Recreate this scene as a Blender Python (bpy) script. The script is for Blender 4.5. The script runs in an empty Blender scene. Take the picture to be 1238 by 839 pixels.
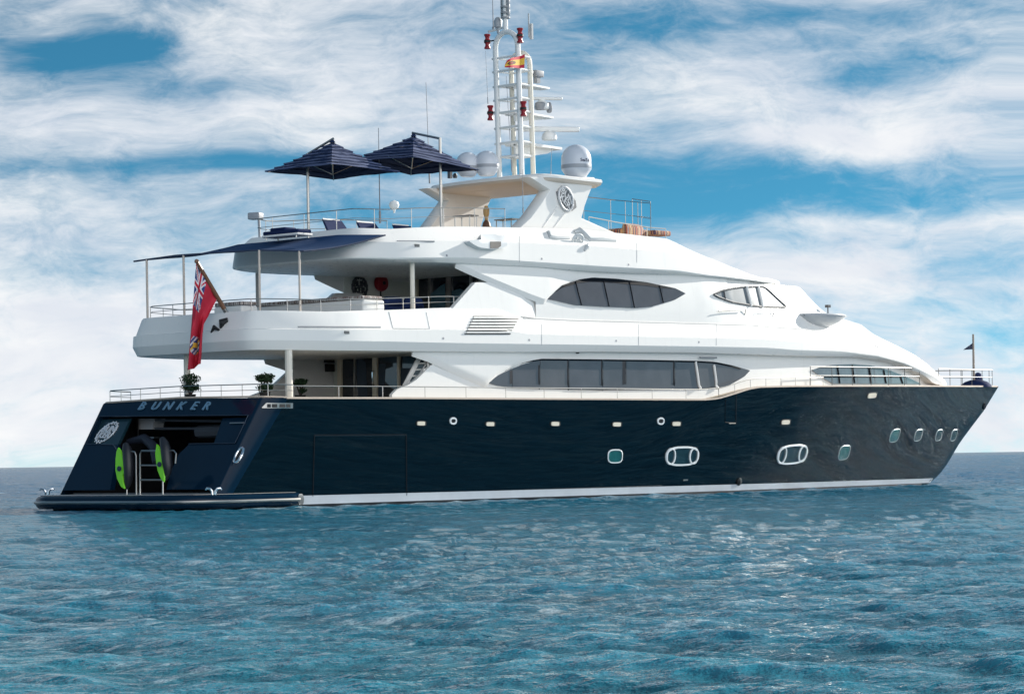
import bpy, bmesh, math, random
import numpy as np
from mathutils import Vector, Matrix
from mathutils.bvhtree import BVHTree
from mathutils.geometry import tessellate_polygon
random.seed(7); rng = np.random.default_rng(11)
R = math.radians
SC = bpy.context.scene
COL = SC.collection

# ---------------------------------------------------------------- camera
TH = R(48); F = 3220.0; DIST = 91.0; ROLL = R(.9); V0 = 555.5; CAMH = 1.5
rv = Vector((math.cos(TH), -math.sin(TH), 0)); dv = Vector((math.sin(TH), math.cos(TH), 0)); zv = Vector((0, 0, 1))
RV = math.cos(ROLL) * rv - math.sin(ROLL) * zv
UV = math.cos(ROLL) * zv + math.sin(ROLL) * rv
CAM = Vector((0, -4.4, 0)) - DIST * dv + (274 / F * DIST) * rv
CAM.z = CAMH
cd = bpy.data.cameras.new('camera'); cam = bpy.data.objects.new('camera', cd); COL.objects.link(cam)
cd.sensor_width = 36; cd.lens = F / 1238 * 36; cd.shift_y = (V0 - 419.5) / 1238
cd.clip_start = .5; cd.clip_end = 60000
m = Matrix((RV, UV, -dv)).transposed().to_4x4(); m.translation = CAM
cam.matrix_world = m
SC.camera = cam

# ---------------------------------------------------------------- sky, sun, exposure
SUN_AZ, SUN_EL = R(-9), R(20)          # azimuth from +X towards +Y
sdir = Vector((math.cos(SUN_EL) * math.cos(SUN_AZ), math.cos(SUN_EL) * math.sin(SUN_AZ), math.sin(SUN_EL)))
SC.view_settings.view_transform = 'Standard'; SC.view_settings.look = 'None'
SC.view_settings.gamma = 1; SC.view_settings.exposure = 0.54; SC.cycles.sample_clamp_indirect = 20
sl = bpy.data.lights.new('sun', 'SUN'); sl.energy = 5.0; sl.angle = R(.53); sl.color = (1, .955, .88); sl.cycles.use_multiple_importance_sampling = False
so = bpy.data.objects.new('sun', sl); COL.objects.link(so); so.rotation_euler = sdir.to_track_quat('Z', 'Y').to_euler()
so.location = (0, 0, 60)

W = bpy.data.worlds.new('World'); SC.world = W; W.use_nodes = True
wt = W.node_tree; wt.nodes.clear()
def wn(t, **k):
    n = wt.nodes.new(t)
    for a, b in k.items(): setattr(n, a, b)
    return n
def wl(a, b): wt.links.new(a, b)
def wmath(op, a, b=None, clamp=False):
    n = wn('ShaderNodeMath', operation=op, use_clamp=clamp)
    for i, x in enumerate((a, b)):
        if x is None: continue
        if isinstance(x, (int, float)): n.inputs[i].default_value = x
        else: wl(x, n.inputs[i])
    return n.outputs[0]
def wmix(f, a, b):
    n = wn('ShaderNodeMix', data_type='RGBA')
    for i, x in ((0, f), (6, a), (7, b)):
        if isinstance(x, (int, float, tuple)): n.inputs[i].default_value = x
        else: wl(x, n.inputs[i])
    return n.outputs[2]
tc = wn('ShaderNodeTexCoord'); DIR = tc.outputs['Generated']
sky = wn('ShaderNodeTexSky', sky_type='NISHITA', sun_disc=False, sun_elevation=SUN_EL, sun_rotation=R(90) - SUN_AZ)
sky.air_density = 1.0; sky.dust_density = .25; sky.ozone_density = 2.5
lift = wn('ShaderNodeVectorMath', operation='MULTIPLY_ADD'); wl(DIR, lift.inputs[0]); lift.inputs[1].default_value = (1, 1, 3.4); lift.inputs[2].default_value = (0, 0, .10)
nrm = wn('ShaderNodeVectorMath', operation='NORMALIZE'); wl(lift.outputs[0], nrm.inputs[0]); wl(nrm.outputs[0], sky.inputs[0])
tint = wn('ShaderNodeMix', data_type='RGBA', blend_type='MULTIPLY'); tint.inputs[0].default_value = 1
wl(sky.outputs[0], tint.inputs[6]); tint.inputs[7].default_value = (.30, .86, .86, 1)
# direction in the frame of the bay: a = sideways, e = up (tangents)
def dot(vec):
    n = wn('ShaderNodeVectorMath', operation='DOT_PRODUCT'); wl(DIR, n.inputs[0]); n.inputs[1].default_value = vec; return n.outputs['Value']
dd = wmath('MAXIMUM', wmath('ABSOLUTE', dot(tuple(dv))), .15)
A = wmath('DIVIDE', dot(tuple(rv)), dd); Ez = wmath('DIVIDE', dot((0, 0, 1)), dd)
ae = wn('ShaderNodeCombineXYZ'); wl(A, ae.inputs[0]); wl(Ez, ae.inputs[1])
# domain warp
warp = wn('ShaderNodeTexNoise', noise_dimensions='3D'); warp.inputs['Scale'].default_value = 13; warp.inputs['Detail'].default_value = 2
wl(ae.outputs[0], warp.inputs['Vector'])
ws = wn('ShaderNodeVectorMath', operation='SUBTRACT'); wl(warp.outputs['Color'], ws.inputs[0]); ws.inputs[1].default_value = (.5, .5, .5)
wm = wn('ShaderNodeVectorMath', operation='MULTIPLY'); wl(ws.outputs[0], wm.inputs[0]); wm.inputs[1].default_value = (.08, .02, 0)
wa = wn('ShaderNodeVectorMath', operation='ADD'); wl(ae.outputs[0], wa.inputs[0]); wl(wm.outputs[0], wa.inputs[1])
def blob(u, v, ru, rv_, w):
    a = (u - 619) / F; e = (V0 + (619 - u) * math.tan(ROLL) - v) / F
    s = wn('ShaderNodeVectorMath', operation='SUBTRACT'); wl(wa.outputs[0], s.inputs[0]); s.inputs[1].default_value = (a, e, 0)
    k = wn('ShaderNodeVectorMath', operation='MULTIPLY'); wl(s.outputs[0], k.inputs[0]); k.inputs[1].default_value = (F / ru, F / rv_, 0)
    d2 = wn('ShaderNodeVectorMath', operation='DOT_PRODUCT'); wl(k.outputs[0], d2.inputs[0]); wl(k.outputs[0], d2.inputs[1])
    return wmath('MULTIPLY', wmath('EXPONENT', wmath('MULTIPLY', d2.outputs['Value'], -1.0)), w)
BLOBS = [(128, 60, 85, 30, -.75), (250, 108, 90, 22, -.36), (215, 205, 200, 13, -.42), (420, 200, 180, 15, -.38), (470, 262, 200, 26, -.42),
         (60, 330, 90, 22, -.3), (760, 190, 110, 60, -.36), (1000, 225, 270, 38, -.46), (850, 262, 150, 30, -.38), (1055, 88, 90, 22, -.5),
         (790, 22, 120, 30, -.42), (1140, 40, 110, 18, -.1), (1180, 320, 90, 20, -.3), (690, 75, 60, 22, -.22), (1000, 10, 80, 14, -.3),
         (1200, 400, 70, 16, -.22), (1180, 385, 60, 40, -.12),
         (330, 60, 130, 50, .25), (100, 150, 220, 36, .3), (420, 130, 200, 40, .25), (150, 265, 150, 22, .25), (60, 410, 320, 90, .6),
         (900, 100, 150, 34, .32), (1150, 110, 120, 24, .25), (960, 165, 220, 22, .5), (1130, 170, 130, 26, .4), (1060, 272, 200, 14, .42),
         (1000, 330, 260, 26, .5), (1130, 300, 140, 14, .2), (650, 520, 900, 60, .55), (1100, 430, 220, 50, .3), (720, 140, 120, 14, .3)]
tot = None
for b in BLOBS:
    o = blob(*b); tot = o if tot is None else wmath('ADD', tot, o)
def wnoise(scale3, detail, rough, off=(0, 0, 0), dist=.0):
    mp = wn('ShaderNodeMapping'); wl(wa.outputs[0], mp.inputs[0]); mp.inputs['Scale'].default_value = scale3; mp.inputs['Location'].default_value = off
    mp.inputs['Rotation'].default_value = (0, 0, R(-7))
    n = wn('ShaderNodeTexNoise'); n.inputs['Scale'].default_value = 1; n.inputs['Detail'].default_value = detail; n.inputs['Roughness'].default_value = rough
    n.inputs['Distortion'].default_value = dist
    wl(mp.outputs[0], n.inputs['Vector']); return n.outputs['Fac']
n1 = wnoise((17, 62, 1), 6, .6, (3.1, 1.7, 0), .25)
n2 = wnoise((45, 130, 1), 7, .68, (7.3, 4.1, 0), .5)
cov = wmath('ADD', tot, wmath('ADD', wmath('MULTIPLY', wmath('SUBTRACT', n1, .5), 1.0), wmath('MULTIPLY', wmath('SUBTRACT', n2, .5), .78)))
n4 = wnoise((95, 190, 1), 6, .7, (2.3, 6.1, 0), .8)
cov = wmath('ADD', cov, wmath('MULTIPLY', wmath('SUBTRACT', n4, .5), .28))
hi = wn('ShaderNodeMapRange', interpolation_type='SMOOTHSTEP'); wl(Ez, hi.inputs[0]); hi.inputs[1].default_value = .19; hi.inputs[2].default_value = .55; hi.inputs[3].default_value = .12; hi.inputs[4].default_value = -.22
cov = wmath('ADD', cov, hi.outputs[0])
bk_ = wn('ShaderNodeMapRange', interpolation_type='SMOOTHSTEP'); wl(dot((math.cos(R(-108)), math.sin(R(-108)), 0)), bk_.inputs[0]); bk_.inputs[1].default_value = .5; bk_.inputs[2].default_value = .9   # unseen bright cloud bank, added to light the white starboard sides
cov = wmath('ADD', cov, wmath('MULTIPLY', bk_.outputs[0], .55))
ramp = wn('ShaderNodeMapRange', interpolation_type='SMOOTHSTEP'); wl(cov, ramp.inputs[0])
ramp.inputs[1].default_value = -.42; ramp.inputs[2].default_value = .72; ramp.inputs[3].default_value = .0; ramp.inputs[4].default_value = 1
n3 = wnoise((14, 36, 1), 5, .55, (1.2, 9.4, 0), .3)
shade = wn('ShaderNodeMapRange'); wl(n3, shade.inputs[0]); shade.inputs[1].default_value = .38; shade.inputs[2].default_value = .66
ccol = wmix(shade.outputs[0], (5.3, 5.6, 6.1, 1), (6.7, 6.75, 6.8, 1))
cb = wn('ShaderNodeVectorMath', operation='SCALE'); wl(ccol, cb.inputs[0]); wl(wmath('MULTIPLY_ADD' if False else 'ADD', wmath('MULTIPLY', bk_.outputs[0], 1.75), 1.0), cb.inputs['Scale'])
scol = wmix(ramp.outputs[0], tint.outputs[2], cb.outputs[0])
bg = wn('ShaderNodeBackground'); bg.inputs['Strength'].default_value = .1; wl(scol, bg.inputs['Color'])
wo = wn('ShaderNodeOutputWorld'); wl(bg.outputs[0], wo.inputs['Surface'])

# ---------------------------------------------------------------- materials
MATS = {}
def mat(name, base, rough=.5, metal=0, var=.06, coat=0, scale=3., bump=0, spec=.5, emit=None):
    if name in MATS: return MATS[name]
    M = bpy.data.materials.new(name); M.use_nodes = True; t = M.node_tree; b = t.nodes['Principled BSDF']
    nz = t.nodes.new('ShaderNodeTexNoise'); nz.inputs['Scale'].default_value = scale; nz.inputs['Detail'].default_value = 5
    co = t.nodes.new('ShaderNodeTexCoord'); t.links.new(co.outputs['Object'], nz.inputs['Vector'])
    mx = t.nodes.new('ShaderNodeMix'); mx.data_type = 'RGBA'; t.links.new(nz.outputs['Fac'], mx.inputs[0])
    mx.inputs[6].default_value = (*[max(0, c * (1 - var)) for c in base], 1); mx.inputs[7].default_value = (*[min(1, c * (1 + var)) for c in base], 1)
    t.links.new(mx.outputs[2], b.inputs['Base Color'])
    b.inputs['Roughness'].default_value = rough; b.inputs['Metallic'].default_value = metal
    b.inputs['Coat Weight'].default_value = coat; b.inputs['Coat Roughness'].default_value = .04; b.inputs['Specular IOR Level'].default_value = spec
    if bump:
        bp = t.nodes.new('ShaderNodeBump'); bp.inputs['Strength'].default_value = bump; bp.inputs['Distance'].default_value = .02
        t.links.new(nz.outputs['Fac'], bp.inputs['Height']); t.links.new(bp.outputs[0], b.inputs['Normal'])
    MATS[name] = M; return M
WHITE = mat('gelcoat_white', (.84, .825, .79), .3, 0, .006, 0, 3., 0, .09)
_t = WHITE.node_tree; _n = [n for n in _t.nodes if n.type == 'TEX_NOISE'][0]; _c = [n for n in _t.nodes if n.type == 'TEX_COORD'][0]   # faint salt streaks running down
_m = _t.nodes.new('ShaderNodeMapping'); _m.inputs['Scale'].default_value = (1.6, 1.6, .16); _t.links.new(_c.outputs['Object'], _m.inputs[0]); _t.links.new(_m.outputs[0], _n.inputs['Vector'])
_r = _t.nodes.new('ShaderNodeMapRange'); _t.links.new(_n.outputs['Fac'], _r.inputs[0]); _r.inputs[1].default_value = .3; _r.inputs[2].default_value = .7; _r.inputs[3].default_value = .26; _r.inputs[4].default_value = .34
_t.links.new(_r.outputs[0], _t.nodes['Principled BSDF'].inputs['Roughness'])
NAVY = mat('hull_navy', (.0015, .0055, .010), 0, 0, .12, 0, .6, 0, .36)
NAVY.node_tree.nodes['Principled BSDF'].inputs['Specular Tint'].default_value = (.74, .97, .98, 1)
TRANS = mat('transom_navy', (.003, .017, .037), .10, 0, .12, 0, .8, 0, .16)
STRIPE = mat('boot_stripe_white', (.44, .48, .52), .4, 0, .1, 0, 2)
ANTI = mat('antifouling_dark', (.012, .015, .02), .6)
STEEL = mat('stainless_steel', (.46, .44, .41), .3, 1, .05)
CREAM = mat('cream_paint', (.78, .72, .62), .35, 0, .04)
TEAK = mat('teak_cap', (.42, .30, .20), .5, 0, .2, 0, 8)
DECK = mat('deck_teak', (.50, .41, .30), .7, 0, .2, 0, 6)
GLASS = mat('tinted_glass', (.095, .094, .10), .05, 0, .25, 0, 1.2, 0, .6)
GLASSD = mat('door_glass', (.012, .018, .026), .05, 0, .3, .6, 1.0)
GLASSL = mat('bridge_glass', (.17, .20, .22), .4, 0, .3, 0, 1.5, 0, .02)
BLACK = mat('black_rubber', (.012, .012, .013), .55)
DARK = mat('garage_dark', (.008, .009, .012), .6)
GREY = mat('grey_plastic', (.28, .29, .31), .5)
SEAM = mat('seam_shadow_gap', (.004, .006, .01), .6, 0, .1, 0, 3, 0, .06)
BEIGE = mat('arch_bounce_beige', (.66, .57, .48), .45, 0, .04)
FNAVY = mat('navy_canvas', (.012, .026, .075), .85, 0, .3, 0, 9, .3, .2)
FEDGE = mat('canvas_edge', (.085, .11, .21), .8, 0, .2)
AWN = mat('awning_canvas', (.015, .048, .125), .8, 0, .15, 0, 2, 0, .15)
CUSH = mat('navy_cushion', (.012, .024, .08), .8, 0, .2, 0, 6, .3, .15)
RED = mat('red_plastic', (.30, .012, .02), .35)
LIME = mat('lime_green', (.22, .75, .02), .4, 0, .06)
TEAL = mat('porthole_glass', (.012, .10, .10), .06, 0, .4, .6, 4)
LAMPM = mat('courtesy_lamp', (.75, .68, .55), .35)
PILL = mat('polished_pillar', (.86, .74, .56), .35, 0, .04)
LEAF = mat('leaf_green', (.018, .05, .016), .6, 0, .4, 0, 12)
POT = mat('pot_dark', (.03, .03, .03), .5)
WOOD = mat('varnished_wood', (.19, .085, .04), .3, 0, .3, .4, 9)
DOME = mat('radome_white', (.62, .65, .70), .3, 0, .03)
LETTER = mat('letter_blue_steel', (.15, .29, .42), .3, .2, .1)
CHROME = mat('polished_chrome', (.85, .86, .87), .08, 1, .03)
WSHADE = mat('moulding_white', (.66, .68, .68), .3, 0, .03)
def striped(name, cols, scale):
    M = bpy.data.materials.new(name); M.use_nodes = True; t = M.node_tree; b = t.nodes['Principled BSDF']
    co = t.nodes.new('ShaderNodeTexCoord'); mp = t.nodes.new('ShaderNodeMapping'); mp.inputs['Scale'].default_value = scale
    wv = t.nodes.new('ShaderNodeTexNoise'); wv.noise_dimensions = '1D'; wv.inputs['Scale'].default_value = 1; wv.inputs['Detail'].default_value = 0
    sx = t.nodes.new('ShaderNodeSeparateXYZ'); ad = t.nodes.new('ShaderNodeMath'); ad.operation = 'ADD'
    t.links.new(co.outputs['Object'], mp.inputs[0]); t.links.new(mp.outputs[0], sx.inputs[0])
    t.links.new(sx.outputs[0], ad.inputs[0]); t.links.new(sx.outputs[1], ad.inputs[1]); t.links.new(ad.outputs[0], wv.inputs['W'])
    rp = t.nodes.new('ShaderNodeValToRGB'); rp.color_ramp.interpolation = 'CONSTANT'
    for i, c in enumerate(cols):
        e = rp.color_ramp.elements[i] if i < 2 else rp.color_ramp.elements.new(.5)
        e.position = .25 + .5 * i / len(cols); e.color = (*c, 1)
    rp.color_ramp.elements[0].position = 0
    t.links.new(wv.outputs['Fac'], rp.inputs[0]); t.links.new(rp.outputs[0], b.inputs['Base Color']); b.inputs['Roughness'].default_value = .85
    return M
STRIPES = striped('striped_fabric', [(.40, .08, .05), (.62, .34, .16), (.12, .07, .10), (.66, .48, .28), (.42, .16, .12)], (9, 9, 1))
SLATS = striped('slatted_cushion', [(.16, .10, .08), (.45, .4, .36), (.12, .09, .09), (.5, .46, .42)], (8, 8, 1))

# ---------------------------------------------------------------- scene helpers
def tag(o, label=None, cat=None, group=None, kind=None):
    for k, v in (('label', label), ('category', cat), ('group', group), ('kind', kind)):
        if v: o[k] = v
    return o
def thing(name, loc, label, cat, group=None):
    o = bpy.data.objects.new(name, None); COL.objects.link(o); o.location = loc; o.empty_display_size = .2
    return tag(o, label, cat, group)
def wloc(o):
    p = Vector((0, 0, 0))
    while o is not None: p += o.location; o = o.parent
    return p
class MB:
    def __init__(s): s.v = []; s.f = []; s.mi = []; s.cur = 0
    def add(s, vs, fs):
        b = len(s.v); s.v += [tuple(x) for x in vs]; s.f += [tuple(i + b for i in f) for f in fs]; s.mi += [s.cur] * len(fs); return s
    def box(s, c, d, rot=0):
        cx, cy, cz = c; hx, hy, hz = [k / 2 for k in d]; cr, sr = math.cos(rot), math.sin(rot)
        vs = []
        for sz in (-1, 1):
            for sy in (-1, 1):
                for sx in (-1, 1):
                    x, y = sx * hx, sy * hy; vs.append((cx + x * cr - y * sr, cy + x * sr + y * cr, cz + sz * hz))
        return s.add(vs, [(0, 2, 3, 1), (4, 5, 7, 6), (0, 1, 5, 4), (1, 3, 7, 5), (3, 2, 6, 7), (2, 0, 4, 6)])
    def rbox(s, c, d, r=.05, rot=0):
        """box with rounded vertical and top edges"""
        hx, hy = d[0] / 2, d[1] / 2; r = min(r, hx * .9, hy * .9, d[2] * .45); n = 4; loops = []
        def loop(ins, z):
            out = []
            for (sx, sy, a0) in ((1, 1, 0), (-1, 1, 90), (-1, -1, 180), (1, -1, 270)):
                for k in range(n + 1):
                    a = R(a0 + 90 * k / n); x = sx * (hx - r) + (r - ins) * math.cos(a); y = sy * (hy - r) + (r - ins) * math.sin(a)
                    out.append((x, y, z))
            return out
        zb, zt = -d[2] / 2, d[2] / 2
        seq = [(r * .6, zb), (r * .15, zb + r * .3), (0, zb + r)] + [(r - r * math.cos(R(a)), zt - r + r * math.sin(R(a))) for a in (0, 30, 60, 85)]
        cr, sr = math.cos(rot), math.sin(rot)
        rows = [[(c[0] + x * cr - y * sr, c[1] + x * sr + y * cr, c[2] + z) for x, y, z in loop(i, z)] for i, z in seq]
        return s.loft(rows, True, True)
    def loft(s, rows, closed=False, caps=False):
        n = len(rows[0]); vs = [p for r_ in rows for p in r_]; fs = []
        for i in range(len(rows) - 1):
            for j in range(n if closed else n - 1):
                a, b = i * n + j, i * n + (j + 1) % n
                fs.append((a, b, b + n, a + n))
        if caps: fs += [tuple(range(n))[::-1], tuple(range((len(rows) - 1) * n, len(rows) * n))]
        return s.add(vs, fs)
    def tube(s, pts, r, n=8, caps=True):
        pts = [Vector(p) for p in pts]; rows = []
        rad = r if isinstance(r, (list, tuple)) else [r] * len(pts)
        up = None
        for i, p in enumerate(pts):
            t = (pts[min(i + 1, len(pts) - 1)] - pts[max(i - 1, 0)]).normalized()
            if up is None: up = Vector((0, 0, 1)) if abs(t.z) < .9 else Vector((1, 0, 0))
            a = t.cross(up).normalized(); b = a.cross(t).normalized(); up = b
            rows.append([p + rad[i] * (math.cos(k * 2 * math.pi / n) * a + math.sin(k * 2 * math.pi / n) * b) for k in range(n)])
        return s.loft(rows, True, caps)
    def lathe(s, c, prof, n=20, axis=None):
        q = Vector((0, 0, 1)).rotation_difference(Vector(axis)) if axis is not None else None; rows = []
        for r, z in prof:
            row = []
            for k in range(n):
                p = Vector((r * math.cos(k * 2 * math.pi / n), r * math.sin(k * 2 * math.pi / n), z))
                if q: p = q @ p
                row.append(p + Vector(c))
            rows.append(row)
        return s.loft(rows, True, True)
    def poly(s, pts):
        return s.add(pts, [tuple(range(len(pts)))])
    def prism(s, pts, ext):
        """planar outline extruded by vector ext, tessellated caps"""
        pts = [Vector(p) for p in pts]; ext = Vector(ext); n = len(pts)
        tr = tessellate_polygon([pts])
        vs = pts + [p + ext for p in pts]
        fs = [tuple(t) for t in tr] + [tuple(i + n for i in t)[::-1] for t in tr] + [(i, (i + 1) % n, (i + 1) % n + n, i + n) for i in range(n)]
        return s.add(vs, fs)
    def mirror(s):
        n = len(s.v); s.v += [(x, -y, z) for x, y, z in s.v[:n]]; k = len(s.f)
        s.f += [tuple(i + n for i in f)[::-1] for f in s.f[:k]]; s.mi += s.mi[:k]; return s
    def pair(s, name, M, parent, angle=35):
        o = s.build(name, M, parent, angle); p = MB(); p.v = [(x, -y, z) for x, y, z in s.v]; p.f = [tuple(f)[::-1] for f in s.f]; p.mi = list(s.mi)
        p.build(name, M, parent, angle); return o
    def bvh(s): return BVHTree.FromPolygons([Vector(v) for v in s.v], s.f)
    def build(s, name, mats, parent=None, angle=35, fix=True):
        base = wloc(parent) if parent else Vector((0, 0, 0))
        me = bpy.data.meshes.new(name); me.from_pydata([Vector(v) - base for v in s.v], [], s.f)
        for M in (mats if isinstance(mats, list) else [mats]): me.materials.append(M)
        me.polygons.foreach_set('material_index', s.mi)
        if fix:
            bm = bmesh.new(); bm.from_mesh(me); bmesh.ops.remove_doubles(bm, verts=bm.verts, dist=1e-4)
            bmesh.ops.recalc_face_normals(bm, faces=bm.faces); bm.to_mesh(me); bm.free()
        me.polygons.foreach_set('use_smooth', [True] * len(me.polygons))
        if angle: me.set_sharp_from_angle(angle=R(angle))
        o = bpy.data.objects.new(name, me); COL.objects.link(o)
        if parent: o.parent = parent
        return o
def text_mb(txt, size, depth, org, ex, ey, extrude=True, align='CENTER'):
    cu = bpy.data.curves.new('t', 'FONT'); cu.body = txt; cu.size = size; cu.extrude = depth; cu.align_x = align; cu.align_y = 'CENTER'; cu.resolution_u = 3
    cu.offset = size * .012
    o = bpy.data.objects.new('t', cu); COL.objects.link(o); bpy.context.view_layer.update()
    me = bpy.data.meshes.new_from_object(o.evaluated_get(bpy.context.evaluated_depsgraph_get()))
    ex, ey = Vector(ex), Vector(ey); ez = ex.cross(ey); org = Vector(org)
    b = MB(); b.add([org + ex * v.co.x + ey * v.co.y + ez.normalized() * v.co.z for v in me.vertices], [tuple(p.vertices) for p in me.polygons])
    bpy.data.objects.remove(o); bpy.data.curves.remove(cu); bpy.data.meshes.remove(me); return b
# sight lines taken once from the survey station (the photographer's spot) onto surfaces of the yacht
def ray(u, v): return (dv + RV * ((u - 619) / F) + UV * ((V0 - v) / F))
def onY(u, v, Y): k = ray(u, v); return CAM + k * ((Y - CAM.y) / k.y)
def onX(u, v, X): k = ray(u, v); return CAM + k * ((X - CAM.x) / k.x)
def onP(u, v, p, n): k = ray(u, v); n = Vector(n); return CAM + k * ((Vector(p) - CAM).dot(n) / k.dot(n))
def SP(u, v, yf):
    Y = -4.
    for _ in range(12):
        p = onY(u, v, Y); Y = -float(yf(p.x))
    return onY(u, v, Y)
def trace(px, yf):
    ps = [SP(u, v, yf) for u, v in px]; xs = np.array([p.x for p in ps]); zs = np.array([p.z for p in ps])
    return lambda X: float(np.interp(X, xs, zs))
def cast(u, v, bv):
    k = ray(u, v).normalized(); loc, n, i, d = bv.ray_cast(CAM, k)
    if loc is None: return None, None
    if n.dot(k) > 0: n = -n
    return loc, n
def interp(tab):
    xs = [a for a, _ in tab]; ys = [b for _, b in tab]
    return lambda x: float(np.interp(x, xs, ys))
def smooth_interp(tab):
    """monotone-ish cubic (Catmull-Rom) through the table"""
    xs = [a for a, _ in tab]; ys = [b for _, b in tab]
    def f(x):
        if x <= xs[0]: return ys[0]
        if x >= xs[-1]: return ys[-1]
        i = max(k for k in range(len(xs)) if xs[k] <= x); i = min(i, len(xs) - 2)
        h = xs[i + 1] - xs[i]; t = (x - xs[i]) / h
        m0 = (ys[i + 1] - ys[max(i - 1, 0)]) / (xs[i + 1] - xs[max(i - 1, 0)]); m1 = (ys[min(i + 2, len(xs) - 1)] - ys[i]) / (xs[min(i + 2, len(xs) - 1)] - xs[i])
        t2, t3 = t * t, t ** 3
        return (2 * t3 - 3 * t2 + 1) * ys[i] + (t3 - 2 * t2 + t) * h * m0 + (-2 * t3 + 3 * t2) * ys[i + 1] + (t3 - t2) * h * m1
    return f
def patch(us, top, bot, bv, nrow, off):
    rows = []
    for u in us:
        row = []
        for k in range(nrow + 1):
            v = bot(u) + (top(u) - bot(u)) * k / nrow
            p, n = cast(u, v, bv)
            if p is None: p, n = row[-1] if False else (None, None)
            row.append(None if p is None else p + n * (off(u, k / nrow) if callable(off) else off))
        rows.append(row)
    last = None
    for r_ in rows:
        for i, p in enumerate(r_):
            if p is None: r_[i] = last if last else Vector((0, 0, 0))
            last = r_[i]
    return rows
def thick_patch(mb, us, top, bot, bv, nrow, off, base=-.02):
    a = patch(us, top, bot, bv, nrow, off); b = patch(us, top, bot, bv, nrow, base)
    mb.loft(a)
    edge_o = [r_[0] for r_ in a] + a[-1][1:] + [r_[-1] for r_ in a][::-1][1:] + a[0][::-1][1:-1]
    edge_i = [r_[0] for r_ in b] + b[-1][1:] + [r_[-1] for r_ in b][::-1][1:] + b[0][::-1][1:-1]
    mb.loft([edge_o, edge_i], True)
    return mb
def lin(a, b, n): return [a + (b - a) * i / n for i in range(n + 1)]

# ---------------------------------------------------------------- sea
def waves(x, y):
    h = np.zeros_like(x); gx = np.zeros_like(x); gy = np.zeros_like(x)
    wind = R(205)
    g = np.random.default_rng(5)
    for i in range(130):
        L = .30 * (4.2 / .30) ** g.random()
        k = 2 * math.pi / L; th = wind + g.normal(0, .75); ph = g.random() * 6.283
        a = .0043 * L ** .74 * (1.0 if L < 1.6 else .6)
        p = k * (x * math.cos(th) + y * math.sin(th)) + ph
        c, s = np.cos(p), np.sin(p)
        h += a * c; q = .8
        gx -= q * a * s * math.cos(th); gy -= q * a * s * math.sin(th)
    return h, gx, gy
az0 = math.atan2(dv.y, dv.x)
angs = []
a = -math.pi
while a < math.pi:
    angs.append(a)
    dlt = abs(a)
    if -0.235 < a < 0.235: a += .0017
    elif -1.9 < a < .5: a += .0075
    else: a += .06
angs = np.array(angs)
rad = []; r_ = 6.
while r_ < 1300:
    rad.append(r_); r_ += max(.06, min(.9 if r_ < 250 else 1.9, r_ * r_ / 6500))
while r_ < 40000: rad.append(r_); r_ *= 1.10
rad = np.array(rad)
Rg, Ag = np.meshgrid(rad, angs, indexing='ij')
x = CAM.x + Rg * np.cos(az0 + Ag); y = CAM.y + Rg * np.sin(az0 + Ag)
fade = np.clip((4000 - Rg) / 2000, 0, 1)
h, gx, gy = waves(x, y)
amp = .5 + .5 * (.5 + .5 * np.sin(x * .043 + 1.3 * np.sin(y * .031)) * np.cos(y * .057 + .9))
h *= fade * amp; x = x + gx * fade * amp; y = y + gy * fade * amp
nr, na = len(rad), len(angs)
V = np.stack([x.ravel(), y.ravel(), h.ravel() - .02], 1)
ii, jj = np.meshgrid(np.arange(nr - 1), np.arange(na), indexing='ij'); j2 = (jj + 1) % na
Q = np.stack([ii * na + jj, (ii + 1) * na + jj, (ii + 1) * na + j2, ii * na + j2], -1).reshape(-1, 4)
V = np.vstack([V, [[CAM.x, CAM.y, -.02]]])
me = bpy.data.meshes.new('sea_water')
nv = len(V); nq = len(Q); tri = np.stack([np.full(na, nv - 1), np.arange(na), (np.arange(na) + 1) % na], 1)
me.vertices.add(nv); me.vertices.foreach_set('co', V.astype(np.float32).ravel())
me.loops.add(nq * 4 + na * 3); me.loops.foreach_set('vertex_index', np.concatenate([Q.ravel(), tri.ravel()]).astype(np.int32))
me.polygons.add(nq + na)
me.polygons.foreach_set('loop_start', np.concatenate([np.arange(nq) * 4, nq * 4 + np.arange(na) * 3]).astype(np.int32))
me.polygons.foreach_set('use_smooth', np.ones(nq + na, bool)); me.update(calc_edges=True); me.validate()
WAT = bpy.data.materials.new('sea_water'); WAT.use_nodes = True
t = WAT.node_tree; b = t.nodes['Principled BSDF']
b.inputs['Roughness'].default_value = .035; b.inputs['IOR'].default_value = 1.33; b.inputs['Specular IOR Level'].default_value = .16
gc = t.nodes.new('ShaderNodeNewGeometry')
def tn(scale, sc3, detail, rough=.55):
    mp = t.nodes.new('ShaderNodeMapping'); mp.inputs['Scale'].default_value = sc3; t.links.new(gc.outputs['Position'], mp.inputs[0])
    mp.inputs['Rotation'].default_value = (0, 0, R(25))
    n = t.nodes.new('ShaderNodeTexNoise'); n.inputs['Scale'].default_value = scale; n.inputs['Detail'].default_value = detail; n.inputs['Roughness'].default_value = rough
    t.links.new(mp.outputs[0], n.inputs['Vector']); return n.outputs['Fac']
big = tn(.045, (1, 1, 1), 3); 
mx = t.nodes.new('ShaderNodeMix'); mx.data_type = 'RGBA'; rmp = t.nodes.new('ShaderNodeMapRange'); t.links.new(big, rmp.inputs[0]); rmp.inputs[1].default_value = .35; rmp.inputs[2].default_value = .65
t.links.new(rmp.outputs[0], mx.inputs[0]); mx.inputs[6].default_value = (.022, .168, .24, 1); mx.inputs[7].default_value = (.03, .205, .27, 1)
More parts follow.
